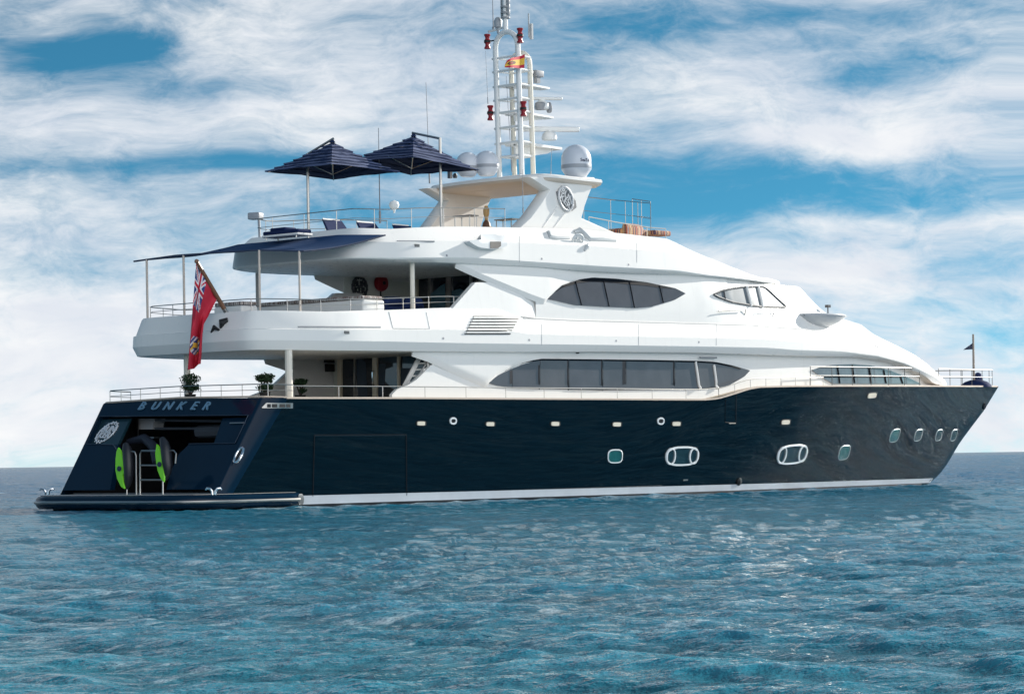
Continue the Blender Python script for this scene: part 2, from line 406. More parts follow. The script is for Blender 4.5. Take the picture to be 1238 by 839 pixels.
nearw = t.nodes.new('ShaderNodeVectorMath'); nearw.operation = 'DISTANCE'; t.links.new(gc.outputs['Position'], nearw.inputs[0]); nearw.inputs[1].default_value = (CAM.x + 12, CAM.y - 6, 0)   # paler near the viewpoint, darker blue with distance
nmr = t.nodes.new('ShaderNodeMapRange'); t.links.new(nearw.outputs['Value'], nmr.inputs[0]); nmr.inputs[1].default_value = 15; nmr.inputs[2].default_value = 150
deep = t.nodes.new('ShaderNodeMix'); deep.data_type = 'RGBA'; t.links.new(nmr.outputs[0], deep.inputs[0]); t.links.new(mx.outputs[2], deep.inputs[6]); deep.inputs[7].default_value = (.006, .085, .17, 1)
# light through crests and dim hollows painted into the colour by wave height
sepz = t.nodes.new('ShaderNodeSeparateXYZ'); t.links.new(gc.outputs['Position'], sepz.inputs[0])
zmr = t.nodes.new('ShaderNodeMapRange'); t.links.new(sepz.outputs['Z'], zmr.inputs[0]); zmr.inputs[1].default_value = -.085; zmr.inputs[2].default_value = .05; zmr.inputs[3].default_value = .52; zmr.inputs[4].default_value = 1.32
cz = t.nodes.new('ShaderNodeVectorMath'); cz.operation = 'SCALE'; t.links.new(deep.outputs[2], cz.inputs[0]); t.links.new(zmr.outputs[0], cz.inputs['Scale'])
fo1 = tn(1.1, (1, 2.6, 1), 9, .72); fo2 = tn(.07, (1, 1.6, 1), 4, .6)
fsum = t.nodes.new('ShaderNodeMath'); fsum.operation = 'MULTIPLY_ADD'; t.links.new(fo2, fsum.inputs[0]); fsum.inputs[1].default_value = .55; t.links.new(fo1, fsum.inputs[2])
fat = t.nodes.new('ShaderNodeAttribute'); fat.attribute_name = 'lapping'; fs2 = t.nodes.new('ShaderNodeMath'); fs2.operation = 'MULTIPLY_ADD'; t.links.new(fat.outputs['Fac'], fs2.inputs[0]); fs2.inputs[1].default_value = .13; t.links.new(fsum.outputs[0], fs2.inputs[2])
fmr = t.nodes.new('ShaderNodeMapRange'); fmr.interpolation_type = 'SMOOTHSTEP'; t.links.new(fs2.outputs[0], fmr.inputs[0]); fmr.inputs[1].default_value = .855; fmr.inputs[2].default_value = 1.02; fmr.inputs[4].default_value = .75
fmx = t.nodes.new('ShaderNodeMix'); fmx.data_type = 'RGBA'; t.links.new(fmr.outputs[0], fmx.inputs[0]); t.links.new(cz.outputs[0], fmx.inputs[6]); fmx.inputs[7].default_value = (.55, .66, .70, 1)
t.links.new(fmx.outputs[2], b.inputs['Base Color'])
def tmath(op, a, b):
    n = t.nodes.new('ShaderNodeMath'); n.operation = op
    for i_, x_ in enumerate((a, b)):
        if isinstance(x_, (int, float)): n.inputs[i_].default_value = x_
        else: t.links.new(x_, n.inputs[i_])
    return n.outputs[0]
hs = tmath('ADD', tmath('MULTIPLY', tn(.32, (1, 1.5, 1), 3, .55), .26), tmath('ADD', tmath('MULTIPLY', tn(1.6, (1, 1.7, 1), 5, .62), .20), tmath('MULTIPLY', tn(7., (1, 1.6, 1), 4, .6), .022)))
bp = t.nodes.new('ShaderNodeBump'); bp.inputs['Strength'].default_value = .65; bp.inputs['Distance'].default_value = 1
t.links.new(hs, bp.inputs['Height'])
# chop that stays visible out to the horizon: tilt the normal by two vector noises
def vn(scale, k):
    mp = t.nodes.new('ShaderNodeMapping'); mp.inputs['Scale'].default_value = (1, 1.5, 1); mp.inputs['Rotation'].default_value = (0, 0, R(25)); t.links.new(gc.outputs['Position'], mp.inputs[0])
    n = t.nodes.new('ShaderNodeTexNoise'); n.inputs['Scale'].default_value = scale; n.inputs['Detail'].default_value = 3; n.inputs['Roughness'].default_value = .5; t.links.new(mp.outputs[0], n.inputs['Vector'])
    a_ = t.nodes.new('ShaderNodeVectorMath'); a_.operation = 'SUBTRACT'; t.links.new(n.outputs['Color'], a_.inputs[0]); a_.inputs[1].default_value = (.5, .5, .5)
    b_ = t.nodes.new('ShaderNodeVectorMath'); b_.operation = 'MULTIPLY'; t.links.new(a_.outputs[0], b_.inputs[0]); b_.inputs[1].default_value = (k, k, 0); return b_.outputs[0]
def vadd(a_, b_):
    n = t.nodes.new('ShaderNodeVectorMath'); n.operation = 'ADD'; t.links.new(a_, n.inputs[0]); t.links.new(b_, n.inputs[1]); return n.outputs[0]
nn_ = t.nodes.new('ShaderNodeVectorMath'); nn_.operation = 'NORMALIZE'
t.links.new(vadd(bp.outputs[0], vadd(vn(.6, .24), vn(2.4, .24))), nn_.inputs[0]); 
# rough-sea reflectance: wave faces hide each other at grazing view, so the mirror share levels off well below 1
fre = t.nodes.new('ShaderNodeFresnel'); fre.inputs['IOR'].default_value = 1.33; t.links.new(nn_.outputs[0], fre.inputs['Normal'])
fmp = t.nodes.new('ShaderNodeMapRange'); t.links.new(fre.outputs[0], fmp.inputs[0]); fmp.inputs[1].default_value = .02; fmp.inputs[2].default_value = .75; fmp.inputs[3].default_value = .02; fmp.inputs[4].default_value = .62
df = t.nodes.new('ShaderNodeBsdfDiffuse'); t.links.new(fmx.outputs[2], df.inputs['Color']); t.links.new(nn_.outputs[0], df.inputs['Normal'])
gl = t.nodes.new('ShaderNodeBsdfGlossy'); gl.inputs['Roughness'].default_value = .04; t.links.new(nn_.outputs[0], gl.inputs['Normal'])
ms = t.nodes.new('ShaderNodeMixShader'); t.links.new(fmp.outputs[0], ms.inputs[0]); t.links.new(df.outputs[0], ms.inputs[1]); t.links.new(gl.outputs[0], ms.inputs[2])
t.links.new(ms.outputs[0], t.nodes['Material Output'].inputs['Surface']); t.nodes.remove(b)
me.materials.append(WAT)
hwv = np.interp(V[:, 0], [-5, 0, 15, 21, 27, 33, 39, 43, 46.7, 47.2], [4.7, 4.6, 4.2, 4.0, 3.45, 2.55, 1.5, .8, .03, -.6])
dist = np.abs(V[:, 1]) - hwv; fa = np.exp(-(np.clip(dist, 0, None) / .55) ** 2) * (V[:, 0] > -4.9) * (V[:, 0] < 47.6) + .9 * np.exp(-((V[:, 0] - 46.6) ** 2 + (V[:, 1] + .3) ** 2) / 1.6)
me.attributes.new('lapping', 'FLOAT', 'POINT').data.foreach_set('value', np.ascontiguousarray(fa, np.float32))
wo_ = bpy.data.objects.new('sea_water', me); COL.objects.link(wo_); wo_['kind'] = 'structure'

# ================================================================ YACHT
yacht = thing('motor_yacht', (20, 0, 0), 'large three deck motor yacht, glossy navy hull and white upper decks, on the sea', 'yacht')
hd = smooth_interp([(-4, 4.4), (0, 4.4), (20, 4.4), (26, 4.36), (31, 4.12), (36, 3.6), (41, 2.75), (45.5, 1.75), (49.5, .85), (52.9, .04)])
hw = smooth_interp([(-4, 4.2), (15, 4.2), (21, 4.0), (27, 3.45), (33, 2.55), (39, 1.5), (43, .8), (46.7, .03)])
GUN = [(352, 481), (480, 481), (640, 482), (750, 482.5), (820, 483), (852, 483), (868, 481.5), (890, 475), (905, 470), (918, 467.7), (960, 466.7), (1000, 466.5), (1100, 466.5), (1207, 467)]
zs_ = trace(GUN, hd)
zsheer = lambda X: zs_(X) if X > 1 else zs_(1) + 0 * X
stem_pts = sorted([(onY(u, v, 0).z, onY(u, v, 0).x) for u, v in [(1207, 467), (1189, 496.5), (1173, 517.5), (1160, 535), (1150, 552), (1142, 565), (1133, 576), (1122, 584)]] + [(-1., 45.2)])
stem = interp(stem_pts)
XC = lambda z: .2 - .76 * (3.75 - z)
ST, NT = 90, 18
hull = MB(); rows = []
Xtop = stem(zsheer(52))
for i in range(ST + 1):
    s = i / ST; s = s ** .92; row = []
    xd = lin(XC(3.7), Xtop, 1); Xd = xd[0] + s * (xd[1] - xd[0]); zt = zsheer(Xd)
    for j in range(NT + 1):
        tt = j / NT; z = -1.0 + (zt + 1.0) * tt
        xs0, xs1 = XC(z), stem(z); X = xs0 + s * (xs1 - xs0)
        if s > .9999: Y = .02
        else:
            xw = XC(0) + s * (stem(0) - XC(0)); yw = hw(xw) if s < 1 else .02; yd = hd(Xd)
            tz = max(0, z) / zt; Y = yw + (yd - yw) * tz ** 1.25
            if z < 0: Y = yw * (1 + .12 * z)
        row.append((X, -max(Y, .02), z))
    rows.append(row)
hull.loft(rows)
hull_bvh = hull.bvh()
# rounded quarter between side and transom
q = []
for j in range(NT + 1):
    p = Vector(rows[0][j]); Yc = -p.y; row = []
    for k in range(9):
        a = R(90 * k / 8); row.append((p.x - (.62 + .125 * p.z) * math.sin(a) ** 1.1, -(4.12 + (Yc - 4.12) * math.cos(a) ** .8 if a < R(89) else 4.12), p.z))
    q.append(row)
hull.cur = 2; hull.loft(q); hull.cur = 0; stern_bvh = hull.bvh()
hull.mirror()
top = [(r_[-1][0], r_[-1][1], r_[-1][2] - .02) for r_ in rows]
hull.cur = 1
hull.loft([[(x_, y_, z_) for x_, y_, z_ in top], [(x_, -y_, z_) for x_, y_, z_ in top]])
hull.build('hull', [NAVY, DECK, TRANS], yacht, 40)
# transom plate, flat and raked
XF = lambda z: XC(z) - .62 - .125 * z
tn_ = Vector((1, 0, -.635)); tp = Vector((XF(0), 0, 0))
onT = lambda u, v: onP(u, v, tp, tn_)
z0t, z1t = .66, zsheer(0) - .005
tz = lambda pts: [onT(u, v) for u, v in pts]
hole = tz([(201, 592), (206, 571), (216, 549), (229, 536.5), (292, 535.5), (310, 501.5), (116, 503.5), (97, 537), (138, 537.5), (142, 543), (133, 592)])
hole[0].z = hole[-1].z = z0t
for k in (0, -1): hole[k].x = XF(z0t)
for p in hole: p.y = max(-3.98, min(3.98, p.y))
outer = [Vector((XF(z0t), -4.12, z0t))] + hole + [Vector((XF(z0t), 4.12, z0t)), Vector((XF(z1t), 4.12, z1t + .03)), Vector((XF(z1t), 0, z1t + .1)), Vector((XF(z1t), -4.12, z1t))]
tm = MB(); tm.prism(outer, (.22, 0, 0))
transom = tm.build('transom', TRANS, yacht, 30)
# frame lip round the opening
fr = MB(); hp = [p + Vector((-.03, 0, 0)) for p in hole]
fr.tube(hp[3:10], .022, 6); fr.build('opening_trim', CHROME if False else mat('trim_navy_light', (.03, .05, .08), .2, .4), transom)
ft = MB(); ft.box((XF(.2) + .75, 0, -.2), (.6, 7.4, 1.5)); ft.build('stern_plinth', mat('plinth_grey', (.10, .11, .12), .5), yacht)
# garage behind the transom
g = MB()
gx0, gx1, gy, gz0, gz1 = XF(.5) + .3, 3.0, 3.8, .5, 3.35
g.add([(gx0, -gy, gz0), (gx1, -gy, gz0), (gx1, gy, gz0), (gx0, gy, gz0), (XF(3.3) + .3, -gy, gz1), (gx1, -gy, gz1), (gx1, gy, gz1), (XF(3.3) + .3, gy, gz1)],
      [(0, 1, 2, 3), (4, 5, 6, 7), (1, 2, 6, 5), (0, 1, 5, 4), (2, 3, 7, 6)])
garage = g.build('tender_garage', DARK, yacht)
def gp(u, v, back): p = onT(u, v); k = (p - CAM).normalized(); return p + k * back
gi = MB()
for (u0, v0, u1, v1, bk) in ((167, 506, 187, 519, 1.4),): gi.prism([gp(u0, v0, bk), gp(u1, v0, bk), gp(u1 - 3, v1, bk), gp(u0, v1, bk)], (.5, 0, 0))
gi.build('locker', mat('locker_grey', (.34, .35, .36), .5), garage)
gi = MB(); gi.prism([gp(166, 528, 1.2), gp(186, 528, 1.2), gp(186, 530, 1.2), gp(166, 530, 1.2)], (.3, 0, 0)); gi.tube([gp(167, 506, 1.2), gp(167, 529, 1.2)], .03, 6)
gi.build('shelf', STEEL, garage)
gi = MB(); gi.tube([gp(187, 508, 1.5), gp(268, 509, 1.5)], .05, 6); gi.tube([gp(187, 518, 1.6), gp(262, 518, 1.6)], .05, 6); gi.tube([gp(240, 522, 1.8), gp(270, 521, 1.8)], .22, 8)
gi.build('pipework', mat('pipe_dark', (.06, .07, .085), .4), garage)
gi = MB(); gi.tube([gp(155, 534, 1.0), gp(175, 530, .9), gp(186, 540, .8), gp(189, 560, .7)], [.1, .17, .18, .14], 10)
gi.build('fender', mat('fender_cover', (.012, .016, .03), .6), garage)
# side panels inside the opening
pr = MB(); pr.prism([p + Vector((.16, 0, 0)) for p in tz([(265, 505.5), (304.5, 504.5), (288, 536.5), (254, 536.5)])], (.12, 0, 0)); rp_ = pr.build('hatch_panel', TRANS, yacht)
pr = MB(); pr.prism([p + Vector((.10, 0, 0)) for p in tz([(275, 510.6), (298, 510.2), (297.6, 511.6), (274.6, 512)])], (.05, 0, 0)); pr.build('handle_slot', STEEL, rp_)
pr = MB(); pr.prism([p + Vector((.16, 0, 0)) for p in tz([(119, 507), (153, 506), (138, 537.5), (104, 537.5)])], (.12, 0, 0)); lp_ = pr.build('hatch_panel', mat('panel_teal', (.01, .035, .05), .15), yacht)
def crest(org, ex, ey, w, hgt, th, ring_r, matl, parent, name='crest'):
    """openwork round crest: ring with BUN over KER"""
    ex = Vector(ex).normalized() * w; ey = Vector(ey).normalized() * hgt; ez = ex.cross(ey).normalized(); org = Vector(org); b_ = MB()
    b_.tube([org + ex * (.5 * math.cos(a_)) + ey * (.5 * math.sin(a_)) for a_ in [2 * math.pi * k / 28 for k in range(29)]], ring_r, 6)
    for t_, yy in (('BUN', .155), ('KER', -.155)):
        tb = text_mb(t_, .42, th, org + ey * yy, ex, ey); b_.add(tb.v, tb.f)
    for k in range(16):
        a_ = 2 * math.pi * (k + .5) / 16; r0 = .40 if abs(math.sin(a_)) > .55 else .46; b_.tube([org + ex * (r0 * math.cos(a_)) + ey * (r0 * math.sin(a_)), org + ex * (.56 * math.cos(a_)) + ey * (.56 * math.sin(a_))], ring_r * .8, 5)
    return b_.build(name, matl, parent, 30)
pc = onT(124, 521) + Vector((.1, 0, 0)); pe = (onT(134, 520) - onT(113, 521.5)); 
crest(pc + Vector((0, -.1, -.05)), (0, -1, 0), Vector((.635, -.5, 1)), .84, .9, .02, .026, mat('crest_silver', (.75, .78, .82), .25, .3), lp_)
# lettering
o0 = onT(212, 491.6) + Vector((-.06, 0, .0)); ey = Vector((.76, -.22, 1)).normalized()
for t_, u in zip('BUNKER', (173, 189, 204.5, 220, 236, 251)):
    p = onT(u, 491.8) + Vector((-.035, 0, .02)); text_mb(t_, .50, .022, p, Vector((0, -1.12, 0)), ey).build('name_letter', LETTER, transom, 30)
# round fairleads on the quarters
for u, v, w in ((289.5, 550, .36),):
    p = onP(u, v, Vector((XF(0) + .06, 0, 0)), tn_)
    p += Vector((-.03, 0, 0)); b_ = MB(); b_.tube([p + Vector((.635 * .25 * math.sin(a_), -.15 * math.cos(a_), .25 * math.sin(a_))) for a_ in [2 * math.pi * k / 20 for k in range(21)]], .045, 8)
    fl = b_.build('fairlead', CHROME, yacht); b_ = MB(); b_.prism([p + Vector((.635 * .22 * math.sin(a_) + .01, -.13 * math.cos(a_), .22 * math.sin(a_))) for a_ in [2 * math.pi * k / 16 for k in range(16)]], (.03, 0, 0)); b_.build('recess', BLACK, fl)

# swim platform
plat = [(-4.85, 0), (-4.82, -2.6), (-4.68, -3.3), (-4.2, -3.9), (-3.7, -4.3), (-3.05, -4.53), (-2.3, -4.62), (0., -4.62), (.45, -4.6), (.66, -4.5), (.72, -4.3)]
def offs(pts):
    out = []
    for i, (x_, y_) in enumerate(pts):
        a_, b_ = pts[max(i - 1, 0)], pts[min(i + 1, len(pts) - 1)]
        tx, ty = b_[0] - a_[0], b_[1] - a_[1]
        if i == 0: n_ = (-1, 0)
        else: L_ = math.hypot(tx, ty); n_ = (ty / L_, -tx / L_)
        out.append(n_)
    return out
def sweep(outl, prof):
    """rows over the full outline port..stbd; prof(x) -> [(inset, z)]"""
    ns = offs(outl); half = []
    for (x_, y_), (nx, ny) in zip(outl, ns): half.append([(x_ - nx * i_, min(0, y_ - ny * i_), z_) for i_, z_ in prof(x_)])
    port = [[(a_, -b_, c_) for a_, b_, c_ in r_] for r_ in half[1:]][::-1]
    return port + half, half
platp = lambda X: [(.5, .02), (.12, .04), (.03, .12), (0, .2), (0, .3), (.03, .4), (.1, .47), (.18, .49)]
full, half = sweep(plat, platp)
pm = MB(); pm.loft(full); tp_ = [r_[-1] for r_ in half]; bt_ = [r_[0] for r_ in half]
for L_ in (tp_, bt_): pm.loft([L_, [(a_, -b_, c_) for a_, b_, c_ in L_]])
pm.loft([full[0], [(a_, b_ * .8, c_) for a_, b_, c_ in full[0]]]); pm.loft([full[-1], [(a_, b_ * .8, c_) for a_, b_, c_ in full[-1]]])
platform = pm.build('swim_platform', TRANS, yacht, 40)
fs, hs_ = sweep(plat[:9], lambda X: [(-.012, .2), (-.05, .22), (-.065, .26), (-.05, .3), (-.012, .32)])
pm = MB(); pm.loft(fs); pm.build('rubbing_strip', STEEL, platform)
fs, hs_ = sweep(plat[8:], lambda X: [(-.01, .06), (-.05, .12), (-.07, .25), (-.05, .38), (-.01, .44)])
pm = MB(); pm.loft(hs_); pm.pair('side_fender', mat('fender_grey', (.10, .105, .11), .3, .3), platform)
fs, hs_ = sweep(plat[:9], lambda X: [(.16, .495), (.2, .505), (.5, .505)]); pm = MB(); pm.loft(fs); pm.loft([[r_[-1] for r_ in hs_], [(a_, -b_, c_) for a_, b_, c_ in [r_[-1] for r_ in hs_]]])
pm.build('platform_deck', mat('platform_teak_grey', (.42, .40, .38), .6, 0, .15), platform)
for u in (258.5, 57):
    base = onP(u, 598, (0, 0, .5), (0, 0, 1))
    for sg in (-1, 1):
        b_ = MB(); dx = rv * sg
        b_.tube([base + dx * .05, base + dx * .06 + zv * .12, base + dx * .12 + zv * .2, base + dx * .22 + zv * .22, base + dx * .27 + zv * .16], [.04, .045, .045, .04, .025], 8)
        b_.build('mooring_horn', CHROME, platform)
# boarding ladder frame
lad = MB(); L0 = Vector((XF(.5) - .35, 0, .5))
def onLad(u, v): return onP(u, v, L0, (1, 0, -.05))
lad.tube([onLad(169.5, 598), onLad(169.5, 549), onLad(171, 545), onLad(199, 545)], .03, 8); lad.tube([onLad(197, 598), onLad(197, 546)], .03, 8)
for v in (562.5, 580): lad.tube([onLad(170, v), onLad(197, v)], .028, 8)
lad.tube([onLad(165, 599), onLad(164.5, 551), onLad(163, 546.5), onLad(158, 545.5)], .028, 8)
lad.tube([onLad(212, 560), onLad(213, 548), onLad(210, 544.5), onLad(204, 545)], .028, 8)
lad.build('boarding_ladder', STEEL, platform)
lad = MB(); lad.tube([onLad(153.5, 600), onLad(153.5, 588)], .02, 6); lad.build('ladder_foot', STEEL, platform)

# gunwale cap
cap = MB(); c0 = []
for X in np.linspace(.1, 52.6, 150):
    y_ = hd(X); z_ = zsheer(X); c0.append([(X, -y_ - .03, z_ - .035), (X, -y_ - .035, z_ + .03), (X, -y_ + .16 if y_ > .2 else 0, z_ + .035), (X, -y_ + .16 if y_ > .2 else 0, z_ - .03)])
cap.loft(c0, True, True); cap.mirror()
ctr = [(XF(z1t) - .02, 0, z1t + .12), (XF(z1t) - .02, 3.9, z1t + .05), (XF(z1t) + .15, 4.2, z1t + .04), (.1, 4.4, z1t + .02)]
cap.tube([(a_, -b_, c_) for a_, b_, c_ in ctr[::-1]] + ctr[1:], .035, 6)
cap.build('gunwale_cap', mat('cap_cream', (.62, .50, .40), .45, 0, .1), yacht)
# inner white bulwark line where the side deck dips
sb = MB()
# boot stripe and antifouling line on the side
def side_y(X, z):
    loc, n_, i_, d_ = hull_bvh.ray_cast(Vector((X, -12, z)), Vector((0, 1, 0)))
    return (loc.y, n_) if loc else (None, None)
def band(z0, z1, x0, x1, off, name, M, n=90):
    r0 = []
    for X in np.linspace(x0, x1, n):
        row = []
        for z in lin(z0(X), z1(X), 3):
            y_, n_ = side_y(X, z)
            row.append(None if y_ is None else (X, y_ - off, z))
        if None not in row: r0.append(row)
    b_ = MB(); b_.loft(r0); b_.mirror(); return b_.build(name, M, yacht)
band(lambda X: .07, lambda X: .375 - .002 * X, .6, 46.55, .012, 'boot_stripe', STRIPE)
band(lambda X: -.6, lambda X: .073, -1.5, 46.4, .008, 'antifouling', ANTI)
# hull fittings
def hframe(u, v):
    p, n = cast(u, v, hull_bvh); tx = Vector((1, 0, 0)); tx = (tx - n * tx.dot(n)).normalized(); ty = n.cross(tx)
    if ty.z < 0: ty = -ty
    return p, n, tx, ty
def sizes(u, v, w, h_):
    a_, _ = cast(u - w / 2, v, hull_bvh); b_, _ = cast(u + w / 2, v, hull_bvh); c_, _ = cast(u, v - h_ / 2, hull_bvh); d_, _ = cast(u, v + h_ / 2, hull_bvh)
    return (a_ - b_).length, (c_ - d_).length
def rrect(w, h_, e=4., n=28):
    out = []
    for k in range(n):
        a_ = 2 * math.pi * k / n; c_, s_ = math.cos(a_), math.sin(a_)
        out.append((w / 2 * math.copysign(abs(c_) ** (2 / e), c_), h_ / 2 * math.copysign(abs(s_) ** (2 / e), s_)))
    return out
def ring_mb(p, n, tx, ty, w, h_, bw, th, e=4., dx=0):
    o_ = rrect(w, h_, e); i_ = rrect(w - 2 * bw, h_ - 2 * bw, e); P = lambda q_, d_: p + tx * (q_[0] + dx) + ty * q_[1] + n * d_
    return MB().loft([[P(a_, -.05) for a_ in o_], [P(a_, th * .7) for a_ in o_], [P((a_[0] * .97, a_[1] * .97), th) for a_ in o_], [P(a_, th) for a_ in i_], [P(a_, -.05) for a_ in i_]], True)
def disc_mb(p, n, tx, ty, w, h_, d_, e=4., dx=0):
    o_ = rrect(w, h_, e); return MB().poly([p + tx * (q_[0] + dx) + ty * q_[1] + n * d_ for q_ in o_])
RINGW = mat('porthole_rim', (.80, .82, .82), .25, .1)
for u, v, w, h_ in ((743.5, 551.5, 18, 17), (1020.5, 547, 13, 15.5), (1081.5, 526.5, 11, 13), (1110, 526, 9, 12), (1135, 526, 7.8, 11.5), (1153, 526, 6.6, 11.5)):
    p, n, tx, ty = hframe(u, v); w_, q_ = sizes(u, v, w, h_)
    o_ = ring_mb(p, n, tx, ty, w_, q_, .045 if u < 1000 else .03, .03, 3.2).build('porthole', RINGW if u < 1000 else mat('porthole_rim_grey', (.45, .47, .47), .3, .1), yacht)  # thinner, greyer rims on the portholes nearer the bow
    disc_mb(p, n, tx, ty, w_ - .07, q_ - .07, .012, 3.2).build('glass', TEAL if u < 1100 else mat('porthole_glass_dark', (.006, .03, .035), .06, 0, .4, .3, 4), o_)
for u, v, w, h_ in ((824.5, 551.3, 40, 23.5), (957.7, 549.2, 35.5, 22)):
    p, n, tx, ty = hframe(u, v); w_, q_ = sizes(u, v, w, h_)
    b_ = ring_mb(p, n, tx, ty, w_, q_, .075, .05, 2.7)
    for sg in (-1, 1):
        r2 = ring_mb(p, n, tx, ty, w_ * .27, q_ * .86, .06, .055, 2.2, sg * w_ * .345); b_.add(r2.v, r2.f)
    o_ = b_.build('oval_window', RINGW, yacht)
    disc_mb(p, n, tx, ty, w_ - .1, q_ - .1, .01, 2.7).build('glass', mat('oval_glass', (.012, .035, .045), .06, 0, .3, .5), o_)
for u, v in ((509, 511.8), (592.5, 512.6), (671, 512.3), (745.5, 513), (817.5, 512.3), (949.5, 510.2), (1054, 478)):
    p, n, tx, ty = hframe(u, v); w_, q_ = sizes(u, v, 10.5, 5.4)
    o_ = ring_mb(p, n, tx, ty, w_ * 1.12, q_ * 1.15, .03, .03).build('hull_lamp', BLACK, yacht)
    b_ = MB(); P = rrect(w_ * .92, q_ * .9, 5, 20)
    b_.loft([[p + tx * (a_[0] - .04) + ty * a_[1] + n * .0 for a_ in P], [p + tx * (a_[0] * .96 - .04) + ty * a_[1] * .95 + n * .06 for a_ in P]], True, True); b_.build('lens', LAMPM, o_)
for u, v in ((547.5, 508.8), (798.5, 509)):
    p, n, tx, ty = hframe(u, v); w_, q_ = sizes(u, v, 8.5, 9)
    o_ = ring_mb(p, n, tx, ty, w_, q_, .065, .04, 2.3).build('vent_ring', RINGW, yacht); disc_mb(p, n, tx, ty, w_ * .7, q_ * .7, .01, 2).build('vent_hole', BLACK, o_)
p, n, tx, ty = hframe(893, 582); b_ = MB(); b_.lathe(p - n * .05, [(.17, 0), (.17, .1), (.1, .14)], 14, n); b_.build('discharge_outlet', mat('outlet_dark', (.03, .03, .03), .3, .5), yacht)
p, n, tx, ty = hframe(828, 580); b_ = MB(); b_.prism([p + tx * a_ + ty * c_ + n * .02 for a_, c_ in ((-.16, -.03), (.16, -.03), (.16, .03), (-.16, .03))], n * .02); b_.build('outlet_lip', STEEL, yacht)
p, n, tx, ty = hframe(1190, 491); b_ = ring_mb(p, n, tx, ty, .34, .34, .09, .06, 2.2); b_.build('anchor_fairlead', mat('fairlead_dark', (.04, .04, .05), .3, .7), yacht)
# quarter fairlead box with dark openings
def onH(u, v, off):
    p, n = cast(u, v, hull_bvh)
    if p is None: p = onY(u, v, -4.4); n = Vector((0, -1, 0))
    return p + n * off
fb = MB(); fT = lambda u: 487.2 if u > 321 else 493.4 - (u - 315.5) * 1.1; fB = lambda u: 493.6
thick_patch(fb, lin(316, 353, 14), fT, fB, stern_bvh, 2, .05, -.05); fo = fb.build('mooring_fairlead', STEEL, yacht); fbv = fb.bvh()
for u0, u1 in ((323, 327.2), (328.8, 335), (338, 344.8), (346.4, 351)):
    b_ = MB(); thick_patch(b_, lin(u0, u1, 3), lambda u: 488.4, lambda u: 492.6, fbv, 1, .012, -.01); b_.build('opening', BLACK, fo)
def seam(px, name, M=SEAM, off=.004, r=.014):
    b_ = MB(); pts = []
    for (a_, b2) in zip(px[:-1], px[1:]):
        for k in range(9):
            q_ = onH(a_[0] + (b2[0] - a_[0]) * k / 8, a_[1] + (b2[1] - a_[1]) * k / 8, off); pts.append(q_)
    b_.tube(pts, r, 5); return b_.build(name, M, yacht)
seam([(378, 600), (380, 526), (491, 525.5), (491.5, 599)], 'shell_door_seam', SEAM, .0, .02)
seam([(380, 526.8), (491, 526.3)], 'shell_door_edge', mat('edge_glint', (.05, .08, .1), .15, .5), .006, .01)
seam([(877, 483), (876.5, 510.5), (889.5, 511), (890, 476)], 'boarding_gate_seam', SEAM, 0, .016)
seam([(881, 511.8), (889, 511.8)], 'boarding_gate_step', STEEL, .01, .012)
seam([(340, 600), (480, 598), (640, 592), (800, 587)], 'spray_line', mat('spray_line', (.008, .018, .03), .3), -.004, .012)

# ---- superstructure level functions
H1 = lambda X: min(3.92, hd(X) - .5)
O1 = lambda X: min(4.4, hd(X) - .06)
CR1 = [(403, 412.5), (470, 413.5), (560, 415.5), (640, 416.5), (725, 417.5), (840, 419.3), (930, 421), (960, 423.5), (1016, 425), (1061, 430), (1095, 439), (1131, 457), (1140, 464), (1150, 467)]
LB1 = [(403, 423.5), (480, 424.3), (560, 425), (640, 425.5), (725, 425), (840, 426.3), (960, 430), (1039, 431.5), (1081, 438), (1117, 455), (1126, 464), (1150, 468)]
TP1 = [(395, 376.5), (470, 374.8), (540, 372), (604, 372), (630, 384), (700, 387), (840, 391), (910, 393), (935, 395.3), (973, 398), (1005, 403), (1050, 416), (1095, 430), (1115, 439), (1128, 452), (1138, 463), (1150, 466.5)]
zc1 = trace(CR1, O1); zl1 = trace(LB1, lambda X: O1(X) - .2); zt1 = trace(TP1, lambda X: max(.2, O1(X) - .4))
band1 = [(-.6, 0), (-.58, -1.6), (-.52, -2.6), (-.4, -3.1), (-.05, -3.45), (.7, -3.75), (1.6, -4.03), (2.6, -4.25), (3.7, -4.36)] + [(X, -O1(X)) for X in np.linspace(4.8, 45.6, 70)] + [(46.2, -1.1), (46.6, -.5), (46.7, -.05)]
def prof1(X):
    c_, l_, t_ = zc1(X), zl1(X), zt1(X); m_ = c_ + (t_ - c_) * .38; k = 1 if X < 40 else max(.06, (46.6 - X) / 6.6)
    fl = min(6.1, t_ - .1)
    return [(.28 * k, l_ - .02), (.16 * k, l_), (.02, c_ - .03), (0, c_ + .02), (.03 * k, m_), (.12 * k, m_ + .03), (.34 * k, t_ - .06), (.40 * k, t_), (.60 * k, t_), (.62 * k, fl)]
def chaikin(o_):
    r_ = [o_[0]]
    for a_, b2 in zip(o_[:-1], o_[1:]): r_ += [(a_[0] * .75 + b2[0] * .25, a_[1] * .75 + b2[1] * .25), (a_[0] * .25 + b2[0] * .75, a_[1] * .25 + b2[1] * .75)]
    return r_ + [o_[-1]]
band1 = chaikin(chaikin(band1[:14])) + band1[14:]
full, half = sweep(band1, prof1)
sd = MB(); sd.loft(full)
for idx in (0, -1): L_ = [r_[idx] for r_ in half]; sd.loft([L_, [(a_, -b_, c_) for a_, b_, c_ in L_]])
upper_deck = sd.build('upper_deck_shell', WHITE, yacht, 24)
b1 = MB(); b1.loft(full); band1_bvh = b1.bvh()

